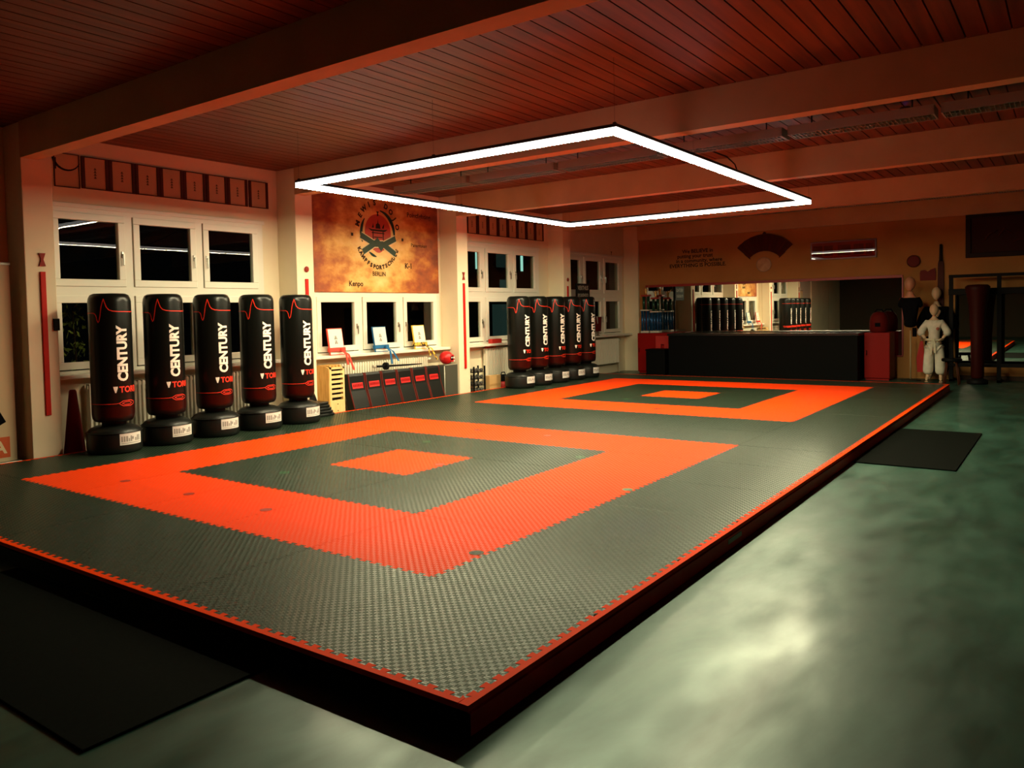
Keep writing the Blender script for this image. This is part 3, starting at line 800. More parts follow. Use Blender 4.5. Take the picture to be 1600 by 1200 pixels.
# wooden box beside the bags
t = thing('wooden_slatted_box', 'upright yellow wooden box with dark slots, right of the front bags', 'wooden box', (5.02, 6.09, -.12))
m = MB(); m.box(-.15, .0, 0, .15, .30, .30, .003); m.build('lower_box', PLY2, t)
m = MB(); m.box(-.15, 0, .30, -.115, .30, .80); m.box(.115, 0, .30, .15, .30, .80); m.box(-.15, .28, .30, .15, .30, .80); m.box(-.15, 0, .77, .15, .30, .80)
for k in range(6): m.box(-.115, .0, .345 + k * .072, .115, .012, .385 + k * .072)
m.build('slatted_front', PLY2, t)
m = MB(); m.box(-.114, .05, .31, .114, .06, .76); m.build('slot_back', BLACK, t)['label'] = 'dark inside behind the slots'
m = MB(); poly = [(0, 0), (.34, 0), (.34, .70), (.31, .80), (.22, .835), (.10, .82), (.02, .80), (0, .78)]
m.prism(poly, -.172, -.151, lambda u, v, w: (w, u, v)); m.build('side_panel', PLY, t)
m = MB()
for k in range(4): m.box(-.13 + k * .07, .02, .80, -.10 + k * .07, .28, .83, .004)
m.build('top_slat', PLY, t)
m = MB()
for z in (.06, .14, .24): m.tube([(0, -.004, z), (0, .01, z)], .009, 10)
m.build('screw', FRM, t)
# pile of black pads beside the last front bag
pads = ['bottom', 'second from the bottom', 'middle', 'second from the top', 'top']
for k in range(5):
    m = MB(); m.box(-.16 + .01 * k, -.12, .0, .16 - .018 * k, .10, .042, .012, 2)
    o = m.build('strike_pad', VINYL, None, (4.56 - .012 * k, 5.955, .001 + k * .043)); o.rotation_euler = (0, 0, .1 * (-1) ** k)
    tag(o, 'small black strike pad, %s of the pile by the last front bag' % pads[k], 'pad', 'pile of small black strike pads')
m = MB(); m.prism([(-.12, .0), (.10, .0), (-.06, .40), (-.10, .42)], 0, .03, lambda u, v, w: (u, w + v * .05, v))
tag(m.build('kick_paddle', VINYL, None, (4.58, 6.06, .0)), 'black pointed paddle leaning on the pillar behind the pad pile', 'kick paddle')

# things in the third bay
t = thing('dumbbell_rack', 'small black rack full of dumbbells just right of the third pillar', 'dumbbell rack', (8.79, 6.30, -.12))
m = MB()
for x in (-.17, .17): m.box(x - .012, -.09, 0, x + .012, -.066, .56); m.box(x - .012, .066, 0, x + .012, .09, .56); m.box(x - .012, -.09, 0, x + .012, .09, .02)
m.build('upright', BLACK, t)
for k in range(4):
    m = MB(); m.box(-.158, -.08, .065 + k * .125, .158, .08, .073 + k * .125); m.build('shelf', BLACK, t)
def dumbbell():
    d = thing('dumbbell', '', 'dumbbell', (0, 0, 0), 0, 'dumbbells on the black rack')
    m = MB(); m.tube([(0, -.035, 0), (0, .035, 0)], .011, 8); m.build('handle', CHROME, d)
    for s in (-1, 1):
        m = MB(); m.tube([(0, s * .033, 0), (0, s * .038, 0), (0, s * .068, 0), (0, s * .072, 0)], [.030, .036, .036, .030], 6)
        m.build('weight', mat('grey_iron', (.10, .10, .09), .4, .5), d)
    return d
DB = dumbbell(); first = True
for k in range(4):
    for q in range(3):
        l = 'small grey dumbbell on the black rack, %s shelf, %s' % (['bottom', 'second', 'third', 'top'][k], ['left', 'middle', 'right'][q])
        p = (8.79 - .10 + q * .10, 6.30, -.12 + .073 + k * .125 + .0365)
        if first: DB.location = p; DB['label'] = l; first = False
        else: dup(DB, p, l)
t = thing('cardboard_box', 'brown cardboard box on the floor under the rear radiator', 'box', (9.19, 6.20, -.12))
m = MB(); m.box(-.19, -.06, 0, .19, .06, .36, .003); m.build('carton', CARD, t)
m = MB(); m.box(-.19, -.0615, .16, .19, -.060, .20); m.build('tape', mat('tan_tape', (.42, .25, .09), .4), t)
t = thing('gear_bag', 'small red bag with a black top beside the rear punching bags', 'bag', (9.56, 6.21, -.12))
m = MB(); m.lathe([(0, 0), (.12, 0), (.145, .02), (.148, .16), (.14, .22)], 24); m.build('body', mat('red_nylon', (.40, .012, .010), .6), t)
m = MB(); m.lathe([(.142, .22), (.146, .24), (.13, .31), (.08, .345), (0, .35)], 24); m.build('top_flap', BLKF, t)
m = MB(); m.tube([(-.08, 0, .33), (-.05, 0, .39), (.05, 0, .39), (.08, 0, .33)], .01, 8); m.build('handle', BLKF, t)
m = MB(); m.box(-.16, -.05, 0, .16, .05, .085, .004); o = m.build('red_carton', mat('red_card', (.50, .02, .012), .6), None, (9.52, 6.36, .846)); tag(o, 'red carton lying on the sill left of the rear bags', 'box')
for k, (x, w, c, l) in enumerate(((9.30, .09, (.45, .02, .01), 'dark red book standing on the rear radiator, left of the other two'), (9.42, .10, (.62, .07, .01), 'red book standing on the rear radiator between its neighbours'), (9.53, .08, (.75, .22, .02), 'orange book standing on the rear radiator, rightmost of three'))):
    m = MB(); m.box(-w / 2, -.03, 0, w / 2, .03, .045, .003); o = m.build('book', mat('cover_%d' % k, c, .5), None, (x, 6.405, .751)); tag(o, l, 'book', 'books on the rear radiator')
# black sign on a pole behind the rear bags
t = thing('pole_sign', 'black lettered sign on a pole rising above the rear punching bags', 'sign', (12.92, 6.18, -.12))
m = MB(); m.box(-.48, -.012, 1.80, .13, .012, 2.19, .003); sg = m.build('sign_board', BLACK, t)
m = MB(); m.tube([(.15, .02, 0), (.15, .02, 2.28)], .022, 10); m.build('pole', BLACK, t)
m = MB(); m.lathe([(0, 0), (.16, 0), (.16, .02), (.03, .04), (0, .04)], 24, (.15, .02, 0)); m.build('foot', BLACK, t)
m = MB(); flat_text(m, 'VERITHUS', .135, lambda u, v: (-.175 + u, -.0135, 2.085 + v), .003, sx=.80)
m.build('lettering', mat('grey_lettering', (.34, .32, .26), .6), sg); m = MB(); flat_text(m, 'RYUKENDO', .105, lambda u, v: (-.175 + u, -.0135, 1.92 + v), .002, sx=.85)
m.build('lettering', mat('grey_lettering', (.34, .32, .26), .6), sg)
t = thing('pennant_stand', 'small dark red pennant on a thin stand on the far sill', 'pennant', (13.78, 6.36, .846))
m = MB(); m.lathe([(0, 0), (.05, 0), (.05, .012), (.01, .02), (0, .02)], 16); m.tube([(0, 0, .01), (0, 0, .47)], .008, 8); m.build('stand', FRM, t)
m = MB(); m.prism([(-.17, .45), (.16, .45), (.13, .10), (-.13, .10)], -.012, .004, lambda u, v, w: (u, w - .012 + .01 * math.sin(u * 20), v)); m.build('cloth', DRED, t)
m = MB(); m.prism([(-.10, .46), (-.06, .46), (-.04, .30), (-.06, .28)], -.03, -.022, lambda u, v, w: (u, w, v)); m.build('ribbon', mat('pale_ribbon', (.42, .42, .36), .6), t)
m = MB(); flat_text(m, '7', .14, lambda u, v: (u, -.012, v), .004); o = m.build('wall_number', INK, None, (14.80, YW, 2.86)); tag(o, 'small black figure seven on the wall above the far windows', 'number sign')
for v in o.data.vertices: v.co.y = -.004

# ------------------------------------------------------------------ mirror wall
t = thing('wall_mirror', 'wide wall mirror with a dark red frame above the black counter', 'mirror', (XB, 3.0, .36))
m = MB(); Lh = 2.90
m.box(-.03, -Lh - .02, 1.64, 0, Lh + .02, 1.70, .004); m.box(-.03, -Lh - .02, -.03, 0, Lh + .02, .0, .004)
m.box(-.03, -Lh - .03, 0, 0, -Lh, 1.64); m.box(-.03, Lh, 0, 0, Lh + .03, 1.64)
m.build('frame', mat('dark_red_frame', (.30, .015, .010), .45), t)
for k in range(4):
    a = -Lh + k * Lh / 2
    m = MB(); m.box(-.018, a + .002, 0, -.008, a + Lh / 2 - .002, 1.64); m.build('mirror_panel', MIRROR, t)
def xw(u, v, w=.0): return (XB - .002 - w, u, v)
def wall_text(lines):
    m = MB()
    for s, y_, z, sz in lines: flat_text(m, s, sz, lambda u, v: (-.003, -u + y_ - 4.57, v + z - 2.66), .003)
    return m
m = wall_text((('We BELIEVE in', 4.55, 2.845, .125), ('putting your trust', 4.62, 2.73, .125), ('in a community, where', 4.52, 2.615, .125), ('EVERYTHING IS POSSIBLE.', 4.56, 2.50, .125)))
tag(m.build('wall_lettering', INK, None, (XB, 4.57, 2.66)), 'four lines of black motto lettering on the far wall', 'wall lettering')
# folding fan
t = thing('folding_fan', 'large dark folding fan mounted on the far wall', 'fan', (XB, 2.94, 2.28))
m = MB(); n = 18; a0, a1 = math.radians(42), math.radians(138)
def fanpt(r, a, k): return (-.02 - (.02 if k % 2 else 0), -r * math.cos(a), r * math.sin(a))
ins = [fanpt(.46, a0 + (a1 - a0) * k / n, k) for k in range(n + 1)]; outs = [fanpt(.85, a0 + (a1 - a0) * k / n, k) for k in range(n + 1)]
vs = ins + outs + [(x + .008, y_, z) for x, y_, z in ins + outs]
q = n + 1; fs = []
for k in range(n):
    fs += [(k, k + 1, q + k + 1, q + k), (2 * q + k + 1, 2 * q + k, 3 * q + k, 3 * q + k + 1), (q + k, q + k + 1, 3 * q + k + 1, 3 * q + k), (k + 1, k, 2 * q + k, 2 * q + k + 1)]
fs += [(0, q, 3 * q, 2 * q), (n, 2 * q + n, 3 * q + n, q + n)]
m.faces(vs, fs); m.build('leaf', mat('dark_fan_paper', (.07, .014, .009), .7), t)
m = MB()
for k in (0, n): 
    a = a0 + (a1 - a0) * k / n
    m.tube([(-.015, -.44 * math.cos(a), .44 * math.sin(a)), (-.015, -.62 * math.cos(a), .62 * math.sin(a))], .012, 6)
m.tube([(-.022, 0, .84), (-.022, 0, .90)], [.05, .02], 8)
m.build('rib', FRM, t)
t = thing('wall_plate', 'small round glass plate on the far wall below the fan', 'plate', (XB, 2.96, 2.43))
m = MB(); m.tube([(0, 0, 0), (-.012, 0, 0)], [.165, .17], 32); m.build('disc', noisy(mat('brown_glass_plate', rough=.12), (.40, .20, .09), (.50, .28, .13), 9), t)
m = MB(); m.tube([(-.013, .165 * math.cos(2 * PI * k / 32), .165 * math.sin(2 * PI * k / 32)) for k in range(33)], .010, 8, False); m.build('rim', mat('glass_rim', (.35, .22, .12), .08), t)
# glossy red picture
t = thing('framed_red_picture', 'wide dark red glossy picture on the far wall right of the fan', 'framed picture', (XB - .004, 1.25, 2.46)); t.rotation_euler = (0, -.0052, 0)
m = MB(); m.box(-.03, -.67, 0, -.004, .67, .40, .004); m.build('frame', mat('dark_red_gloss', (.17, .010, .006), .3), t)
m = MB(); m.box(-.034, -.64, .03, -.0305, .64, .37); pc = m.build('print', mat('red_picture_gloss', (.20, .012, .007), .0), t)
m = MB()
for a, b in ((.42, .62), (.2, .38), (-.16, .10), (-.42, -.22), (-.60, -.46)): m.box(-.0348, a, .08, -.0342, b, .31)
m.build('motif', mat('darker_red_motif', (.10, .006, .004), .0), pc)
# counter, cabinets, trophies
t = thing('black_counter', 'long black covered counter standing in front of the wide mirror', 'counter', (14.80, 3.0, -.12))
m = MB(); m.box(-.35, -2.26, 0, .35, 1.86, .93, .01); m.build('body', mat('black_counter_cloth', (.0025, .0025, .0025), .6, spec=.06), t)
m = MB(); m.box(-.37, -2.28, .932, .37, 1.88, .985, .006); m.build('top', mat('black_gloss_top', (.01, .01, .01), .22), t)
t = thing('black_chest', 'low black chest in front of the red cabinet at the counter left end', 'chest', (14.55, 5.12, -.12))
m = MB(); m.box(-.22, -.22, 0, .22, .26, .58, .01); m.build('body', mat('black_chest_cloth', (.0025, .0025, .0025), .6, spec=.06), t)
m = MB(); m.box(-.23, -.23, .58, .23, .27, .62, .006); m.build('lid', mat('black_chest_cloth', (.0025, .0025, .0025), .6, spec=.06), t)
def cabinet(y0, y1, x0, label):
    t = thing('red_cabinet', label, 'cabinet', (x0, (y0 + y1) / 2, -.12))
    w = (y1 - y0) / 2
    m = MB(); m.box(.02, -w, .04, .58, w, .985, .004); m.box(.04, -w + .02, 0, .56, w - .02, .04); m.build('body', REDL, t)
    m = MB(); m.box(0, -w + .006, .05, .02, w - .006, .975, .003); d = m.build('door', REDL, t)
    m = MB(); m.tube([(-.02, w - .05, .52), (-.02, w - .05, .62)], .007, 8); m.tube([(0, w - .05, .53), (-.02, w - .05, .53)], .005, 6); m.tube([(0, w - .05, .61), (-.02, w - .05, .61)], .005, 6); m.build('handle', BLACK, d)
cabinet(4.92, 5.84, 14.85, 'dark red cabinet at the left end of the counter, under the trophies')
cabinet(.20, .68, 14.75, 'dark red cabinet at the right end of the counter')
m = MB(); poly = [(.0, 0), (.16, 0), (.16, -.42), (.10, -.42), (.10, -.20), (.06, -.20), (.06, -.42), (0, -.42)]
m.prism([(u, v) for u, v in poly], 0, .05, lambda u, v, w: (w, -u * 2.2, v)); tag(m.build('red_jacket', mat('red_jacket_cloth', (.40, .014, .010), .8), None, (14.785, 5.33, .80)), 'red jacket hanging on the front of the left red cabinet', 'jacket')
def trophy(label, x, y_, s):
    t = thing('trophy', label, 'trophy', (x, y_, .866), 0, 'blue column trophies')
    BL = mat('blue_trophy_foil', (.02, .10, .25), .25, .6); GN = mat('green_trophy_foil', (.02, .07, .04), .3, .5); GD = mat('gold_figure', (.60, .36, .12), .3, .8)
    MB_ = mat('marble_white', (.55, .53, .45), .3)
    m = MB(); m.box(-.11, -.11, 0, .11, .11, .05, .005); m.build('plinth', MB_, t)
    for a in (-1, 1):
        for b in (-1, 1):
            m = MB(); m.tube([(a * .075, b * .075, .05), (a * .075, b * .075, .52 * s)], .03, 10); m.build('column', BL, t)
    m = MB(); m.box(-.11, -.11, .52 * s, .11, .11, .55 * s, .004); m.build('tier', MB_, t)
    for a in (-1, 1):
        m = MB(); m.tube([(0, a * .06, .55 * s), (0, a * .06, .86 * s)], .035, 10); m.build('upper_column', GN, t)
    m = MB(); m.box(-.09, -.10, .86 * s, .09, .10, .90 * s, .004); m.build('upper_tier', mat('red_tier', (.35, .02, .012), .4), t)
    m = MB(); m.lathe([(.03, 0), (.02, .03), (.035, .07), (.02, .11), (.03, .13), (.018, .16), (0, .18)], 12, (0, 0, .90 * s)); m.tube([(0, -.01, .98 * s), (0, -.08, 1.10 * s)], .008, 6); m.tube([(0, .01, .98 * s), (0, .07, 1.06 * s)], .008, 6); m.build('figure', GD, t)
trophy('tall blue and green column trophy on the red cabinet, at the mirror left edge', 15.12, 5.72, 1.05)
trophy('blue column trophy on the red cabinet, right of the taller trophy', 15.16, 5.48, .97)
# dark red stuffed sack on the right cabinet
t = thing('dark_red_bag', 'dark red stuffed bag on the right red cabinet', 'bag', (15.02, .44, .866))
m = MB(); m.lathe([(0, 0), (.15, 0), (.18, .03), (.185, .22), (.165, .33), (.12, .40), (.05, .43), (0, .43)], 24); m.build('body', DRED, t)
m = MB(); m.tube([(0, -.09, .40), (0, -.05, .47), (0, .05, .47), (0, .09, .40)], .013, 8); m.build('handle', BLKF, t)
m = MB(); m.box(-.19, -.05, .12, -.178, .05, .20, .003); m.build('patch', BLKF, t)

# ------------------------------------------------------------------ wall objects right of the mirror
t = thing('wall_disc', 'round dark red disc on the wall above the black clad mannequin', 'wall disc', (XB, -.12, 2.33))
m = MB(); m.tube([(0, 0, 0), (-.03, 0, 0), (-.04, 0, 0)], [.125, .125, .10], 32); m.build('disc', mat('maroon_disc', (.13, .012, .008), .5), t)
m = MB(); m.tube([(-.03, .12 * math.cos(2 * PI * k / 32), .12 * math.sin(2 * PI * k / 32)) for k in range(33)], .009, 8, False); m.build('rim', FRM, t)
m = MB(); m.prism([(-.14, -.12), (.14, -.12), (.145, .04), (.13, .13), (.05, .10), (0, .06), (-.05, .10), (-.13, .09), (-.145, .03)], -.03, 0, lambda u, v, w: (w, -u, v))
tag(m.build('wall_crest', mat('maroon_crest', (.17, .012, .008), .5), None, (XB, -.38, 2.04)), 'dark red notched crest on the wall beside the round disc', 'wall crest')
t = thing('wooden_oar', 'long dark oar hung upright on the far wall right of the mannequins', 'oar', (XB - .03, -.615, 1.05))
m = MB(); m.prism([(-.05, 0), (.05, 0), (.055, .8), (.05, 1.20), (.035, 1.27), (-.035, 1.27), (-.05, 1.20), (-.055, .8)], -.014, .014, lambda u, v, w: (w, u, v)); m.build('blade', mat('dark_red_wood', (.06, .012, .008), .5), t)
m = MB(); m.tube([(0, 0, 1.25), (0, 0, 1.40), (0, 0, 1.60)], [.034, .028, .024], 10); m.build('shaft', mat('near_black_wood', (.02, .010, .008), .5), t)
t = thing('dark_framed_panel', 'big dark framed relief picture high on the far wall, at the right edge', 'framed picture', (XB, -2.1, 2.34))
m = MB()
for a in ((-1.05, 0, 1.05, .09), (-1.05, .79, 1.05, .88), (-1.05, .09, -.96, .79), (.96, .09, 1.05, .79)): m.box(-.05, a[0], a[1], -.004, a[2], a[3], .006)
m.build('frame', mat('black_brown_frame', (.020, .008, .006), .5), t)
m = MB(); m.box(-.02, -.96, .09, -.006, .96, .79); m.build('panel', mat('dark_maroon_panel', (.035, .010, .007), .6), t)
m = MB()
for k in range(7):
    a = .75 - k * .25
    m.tube([(-.024, a, .30 + .1 * math.sin(k * 1.7)), (-.028, a - .10, .45 + .12 * math.sin(k * 2.3)), (-.024, a - .24, .40 + .12 * math.cos(k * 1.3))], [.012, .022, .010], 8)
m.build('relief', mat('maroon_relief', (.075, .016, .010), .5), t)
# training rack with mirror behind
t = thing('wall_mirror', 'tall mirror behind the black training rack at far right', 'mirror', (XB, -2.4, .22))
m = MB(); m.box(-.02, -1.48, 0, -.006, 1.50, 1.40); m.build('mirror_panel', MIRROR, t)
m = MB(); m.box(-.026, -1.50, 1.40, -.003, 1.53, 1.50, .003); m.box(-.026, -1.50, -.05, -.003, 1.53, 0, .003); m.box(-.026, 1.50, 0, -.003, 1.53, 1.40); m.box(-.026, -.02, 0, -.021, .02, 1.4); m.build('frame', BLACK, t)
t = thing('training_rack', 'black steel training rack with crossbars standing at the far wall', 'training rack', (15.05, -1.75, -.12))
for y_ in (.90, .10, -.72):
    m = MB(); m.box(-.035, y_ - .035, 0, .035, y_ + .035, 2.12, .004); m.box(-.035, y_ - .03, 0, .40, y_ + .03, .05); m.build('post', BLACK, t)
m = MB(); m.box(-.03, -.76, 2.06, .03, .94, 2.12, .004); m.build('crossbar', BLACK, t)
m = MB(); m.box(-.05, -.76, 1.72, .05, .94, 1.84, .004); m.build('crossbar', BLACK, t)
m = MB(); m.box(-.04, -.76, .30, .04, .94, .36, .004); m.build('crossbar', BLACK, t)
t = thing('padded_post', 'dark red padded column standing in front of the training rack', 'padded column', (14.65, -1.33, -.12))
m = MB(); m.lathe([(0, 0), (.17, 0), (.18, .03), (.17, .08), (.10, .11), (0, .11)], 24); m.build('foot', BLACK, t)
m = MB(); m.lathe([(.09, .10), (.11, .14), (.115, .9), (.15, 1.5), (.20, 1.80), (.21, 1.86), (.17, 1.90), (0, 1.91)], 28); m.build('padding', mat('maroon_vinyl', (.032, .003, .002), .5), t)
def stool(x, y_, label):
    t = thing('stool', label, 'stool', (x, y_, -.12))
    m = MB(); m.lathe([(0, .44), (.16, .44), (.175, .455), (.175, .485), (.16, .50), (0, .50)], 24); m.build('seat', BLACK, t)
    for k in range(4):
        a = PI / 4 + k * PI / 2
        m = MB(); m.tube([(.11 * math.cos(a), .11 * math.sin(a), .445), (.18 * math.cos(a), .18 * math.sin(a), 0)], .014, 8); m.build('leg', FRM, t)
stool(14.42, -.93, 'dark stool left of the dark red padded column')

# ------------------------------------------------------------------ mannequins
def face(mb, c, r):
    """nose, lips, brow on a head facing -x"""
    x, y_, z = c
    mb.sphere((x - r * .93, y_, z - r * .10), r * .16, (.9, .7, 1.5), 10)
    mb.sphere((x - r * .82, y_, z - r * .55), r * .17, (.6, 1.3, .45), 10)
    for s in (-1, 1):
        mb.sphere((x - r * .80, y_ + s * r * .36, z + r * .12), r * .13, (.6, 1.3, .6), 10)
        mb.sphere((x - r * .80, y_ + s * r * .36, z + r * .30), r * .12, (.6, 1.9, .4), 10)
        mb.sphere((x + r * .05, y_ + s * r * .84, z - r * .02), r * .22, (.7, .4, 1.2), 10)
def head_profile(mb, c, h, w):
    """head about h tall: skull, jaw, facing -x"""
    x, y_, z = c
    vs = mb.sphere((x, y_, z), 1, (w * .5 * 1.16, w * .5, h * .5), 20)
    for v in vs:
        q = (v.co.z - z) / (h * .5)
        if q < 0:
            k = 1 - .34 * (-q) ** 1.3
            v.co.y = y_ + (v.co.y - y_) * k
            v.co.x = x + (v.co.x - x) * (1 - .22 * (-q)) - .16 * w * (-q)
def hand(mb, p, d, s, palm):
    """p wrist, d direction of the fingers, palm: sideways axis"""
    p = Vector(p); d = Vector(d).normalized(); q = Vector(palm).normalized(); n = d.cross(q).normalized()
    mb.tube([p, p + d * .03 * s, p + d * .075 * s, p + d * .085 * s], [.020 * s, .030 * s, .034 * s, .024 * s], 8)
    for i, (off, l) in enumerate(((-.027, .055), (-.009, .068), (.009, .063), (.026, .048))):
        a = p + d * .08 * s + q * off * s
        b = a + d * l * .55 * s + n * .006 * s; c = a + d * l * s + n * .022 * s
        mb.tube([a, b, c], [.0085 * s, .0078 * s, .006 * s], 6)
    a = p + d * .03 * s - q * .028 * s
    mb.tube([a, a + (d * .6 - q).normalized() * .03 * s, a + (d - q * .5).normalized() * .065 * s], [.011 * s, .010 * s, .007 * s], 6)

# child mannequin, white uniform, arms akimbo
CX, CY = 14.86, -.58
t = thing('child_mannequin', 'child mannequin in a white karate uniform with hands on hips', 'mannequin', (CX, CY, -.12))
HT = 1.52
def body_child():
    V = [(0, 0, .80), (0, 0, .95), (0, 0, 1.10), (0, 0, 1.20), (0, 0, 1.27), (0, 0, 1.33),
         (0, .12, 1.17), (-.02, .235, .98), (-.07, .145, .86),
         (0, -.12, 1.17), (-.02, -.235, .98), (-.07, -.145, .86),
         (0, .075, .76), (-.01, .10, .44), (0, .115, .09), (-.10, .125, .03),
         (0, -.075, .76), (-.01, -.10, .44), (0, -.115, .09), (-.10, -.125, .03)]
    Eg = [(0, 1), (1, 2), (2, 3), (3, 4), (4, 5), (3, 6), (6, 7), (7, 8), (3, 9), (9, 10), (10, 11), (0, 12), (12, 13), (13, 14), (14, 15), (0, 16), (16, 17), (17, 18), (18, 19)]
    Rr = [(.105, .09), (.095, .08), (.115, .085), (.085, .065), .042, .04, .05, .036, .028, .05, .036, .028, .07, .048, .034, .028, .07, .048, .034, .028]
    return V, Eg, Rr
V, Eg, Rr = body_child()
b = skin_mesh('body', V, Eg, Rr, SKIN, t)
m = MB(); head_profile(m, (-.01, 0, 1.43), .245, .165); face(m, (-.01, 0, 1.43), .083); m.build('head', SKIN, t)['label'] = 'head with a face'
for s in (-1, 1):
    m = MB(); hand(m, (-.07, s * .150, .86), (-.2, -s * .8, -.45), .8, (1, .0, .1)); m.build('hand', SKIN, t)
for s in (-1, 1):
    m = MB()
    for k in range(4): m.tube([(-.11, s * .125 - .022 + k * .014, .012), (-.15 + abs(k - 1) * .008, s * .125 - .022 + k * .014, .009)], [.010, .007], 6)
    m.build('toes', SKIN, t)
JV = [(0, 0, .62), (0, 0, .78), (0, 0, .86), (0, 0, 1.0), (0, 0, 1.12), (0, 0, 1.215), (0, .13, 1.175), (-.01, .20, 1.05), (-.02, .245, .985), (-.05, .195, .92), (0, -.13, 1.175), (-.01, -.20, 1.05), (-.02, -.245, .985), (-.05, -.195, .92)]
JE = [(0, 1), (1, 2), (2, 3), (3, 4), (4, 5), (4, 6), (6, 7), (7, 8), (8, 9), (4, 10), (10, 11), (11, 12), (12, 13)]
JR = [(.17, .13), (.145, .12), (.125, .105), (.135, .11), (.135, .105), (.075, .065), .075, .075, .080, .070, .075, .075, .080, .070]
skin_mesh('jacket', JV, JE, JR, WGI, t, root=2)
m = MB(); m.prism([(-.06, 1.22), (.0, 1.0), (.06, 1.22), (.035, 1.235), (0, 1.08), (-.035, 1.235)], -.118, -.104, lambda u, v, w: (w + (v - 1.0) * .16, u, v)); m.build('lapel', WGI, t)
m = MB(); m.sphere((-.118, -.075, 1.06), .03, (.3, 1, 1), 10); m.build('chest_badge', mat('rust_badge', (.30, .08, .05), .7), t)['label'] = 'small rust red chest badge'
PV = [(0, 0, .72), (0, .085, .66), (-.005, .10, .42), (0, .11, .13), (0, -.085, .66), (-.005, -.10, .42), (0, -.11, .13)]
skin_mesh('trousers', PV, [(0, 1), (1, 2), (2, 3), (0, 4), (4, 5), (5, 6)], [(.12, .10), .095, .098, .105, .095, .098, .105], WGI, t)
m = MB(); m.tube([(.128 * math.cos(a) - .005, .150 * math.sin(a), .84 + .006 * math.sin(3 * a)) for a in [2 * PI * k / 24 for k in range(25)]], .022, 8, False)
m.box(-.165, -.03, .815, -.125, .03, .865, .01); m.prism([(-.005, .82), (.035, .82), (.06, .55), (.025, .55)], -.155, -.147, lambda u, v, w: (w, u, v)); m.prism([(.005, .82), (-.035, .82), (-.05, .58), (-.015, .58)], -.155, -.147, lambda u, v, w: (w, u, v))
m.build('belt', mat('cream_belt', (.62, .58, .42), .8), t)

# tall mannequin torso, black shirt, on a pole stand
t = thing('torso_mannequin', 'bald skin coloured torso mannequin in a black shirt on a slim pole', 'mannequin', (14.98, -.14, -.12))
V = [(0, 0, 1.12), (0, 0, 1.30), (0, 0, 1.48), (0, 0, 1.64), (0, 0, 1.74), (0, 0, 1.84), (0, .15, 1.62), (0, -.15, 1.62)]
skin_mesh('body', V, [(0, 1), (1, 2), (2, 3), (3, 4), (4, 5), (3, 6), (3, 7)], [(.13, .10), (.12, .10), (.14, .11), (.12, .10), .075, .07, .065, .065], SKIN2, t)
m = MB(); head_profile(m, (-.015, 0, 1.965), .30, .21); face(m, (-.015, 0, 1.98), .10); m.build('head', SKIN2, t)['label'] = 'bald head with face'
SV = [(0, 0, 1.07), (0, 0, 1.2), (0, 0, 1.35), (0, 0, 1.50), (0, 0, 1.66), (0, .15, 1.63), (0, .205, 1.48), (0, -.15, 1.63), (0, -.205, 1.48)]
skin_mesh('shirt', SV, [(0, 1), (1, 2), (2, 3), (3, 4), (4 - 1, 5), (5, 6), (3, 7), (7, 8)], [(.175, .13), (.165, .125), (.165, .125), (.18, .14), (.10, .085), .085, .075, .085, .075], BLKF, t, root=2)
m = MB(); m.tube([(.02, 0, .02), (.02, 0, 1.02)], .013, 10); m.build('pole', mat('tan_pole', (.40, .30, .16), .5), t)
m = MB(); m.lathe([(0, 0), (.19, 0), (.19, .015), (.05, .03), (0, .03)], 28, (.02, 0, 0)); m.build('foot_plate', mat('black_foot', (.02, .02, .015), .5), t)
m = MB(); m.box(-.11, -.13, .90, -.09, -.05, 1.08, .004); m.build('belt_end', BLKF, t)

# adult mannequin in a black uniform behind the child
t = thing('adult_mannequin', 'pale headed mannequin in a black uniform with a red sash, behind the child mannequin', 'mannequin', (15.34, -.56, -.12))
V = [(0, 0, .95), (0, 0, 1.12), (0, 0, 1.30), (0, 0, 1.44), (0, 0, 1.53), (0, 0, 1.62), (0, .17, 1.42), (0, .26, 1.16), (-.06, .26, .93), (0, -.17, 1.42), (0, -.26, 1.16), (-.06, -.26, .93),
     (0, .09, .90), (0, .10, .50), (0, .11, .08), (-.12, .12, .03), (0, -.09, .90), (0, -.10, .50), (0, -.11, .08), (-.12, -.12, .03)]
Eg = [(0, 1), (1, 2), (2, 3), (3, 4), (4, 5), (3, 6), (6, 7), (7, 8), (3, 9), (9, 10), (10, 11), (0, 12), (12, 13), (13, 14), (14, 15), (0, 16), (16, 17), (17, 18), (18, 19)]
skin_mesh('body', V, Eg, [(.14, .10), (.125, .09), (.15, .11), (.11, .085), .055, .05, .06, .045, .034, .06, .045, .034, .085, .058, .04, .032, .085, .058, .04, .032], SKIN, t)
m = MB(); head_profile(m, (-.01, 0, 1.76), .27, .175); face(m, (-.01, 0, 1.76), .088); m.build('head', SKIN, t)['label'] = 'pale head with a face'
for s in (-1, 1):
    m = MB(); hand(m, (-.06, s * .26, .93), (-.15, 0, -1), 1, (1, 0, 0)); m.build('hand', SKIN, t)
JV = [(0, 0, .80), (0, 0, .98), (0, 0, 1.14), (0, 0, 1.30), (0, 0, 1.49), (0, .19, 1.42), (0, .28, 1.18), (-.04, .285, 1.02), (0, -.19, 1.42), (0, -.28, 1.18), (-.04, -.285, 1.02)]
skin_mesh('jacket', JV, [(0, 1), (1, 2), (2, 3), (3, 4), (3, 5), (5, 6), (6, 7), (3, 8), (8, 9), (9, 10)], [(.20, .14), (.175, .13), (.165, .125), (.175, .135), (.08, .07), .095, .09, .09, .095, .09, .09], BLKF, t, root=2)
PV = [(0, 0, .88), (0, .10, .80), (0, .11, .48), (0, .12, .12), (0, -.10, .80), (0, -.11, .48), (0, -.12, .12)]
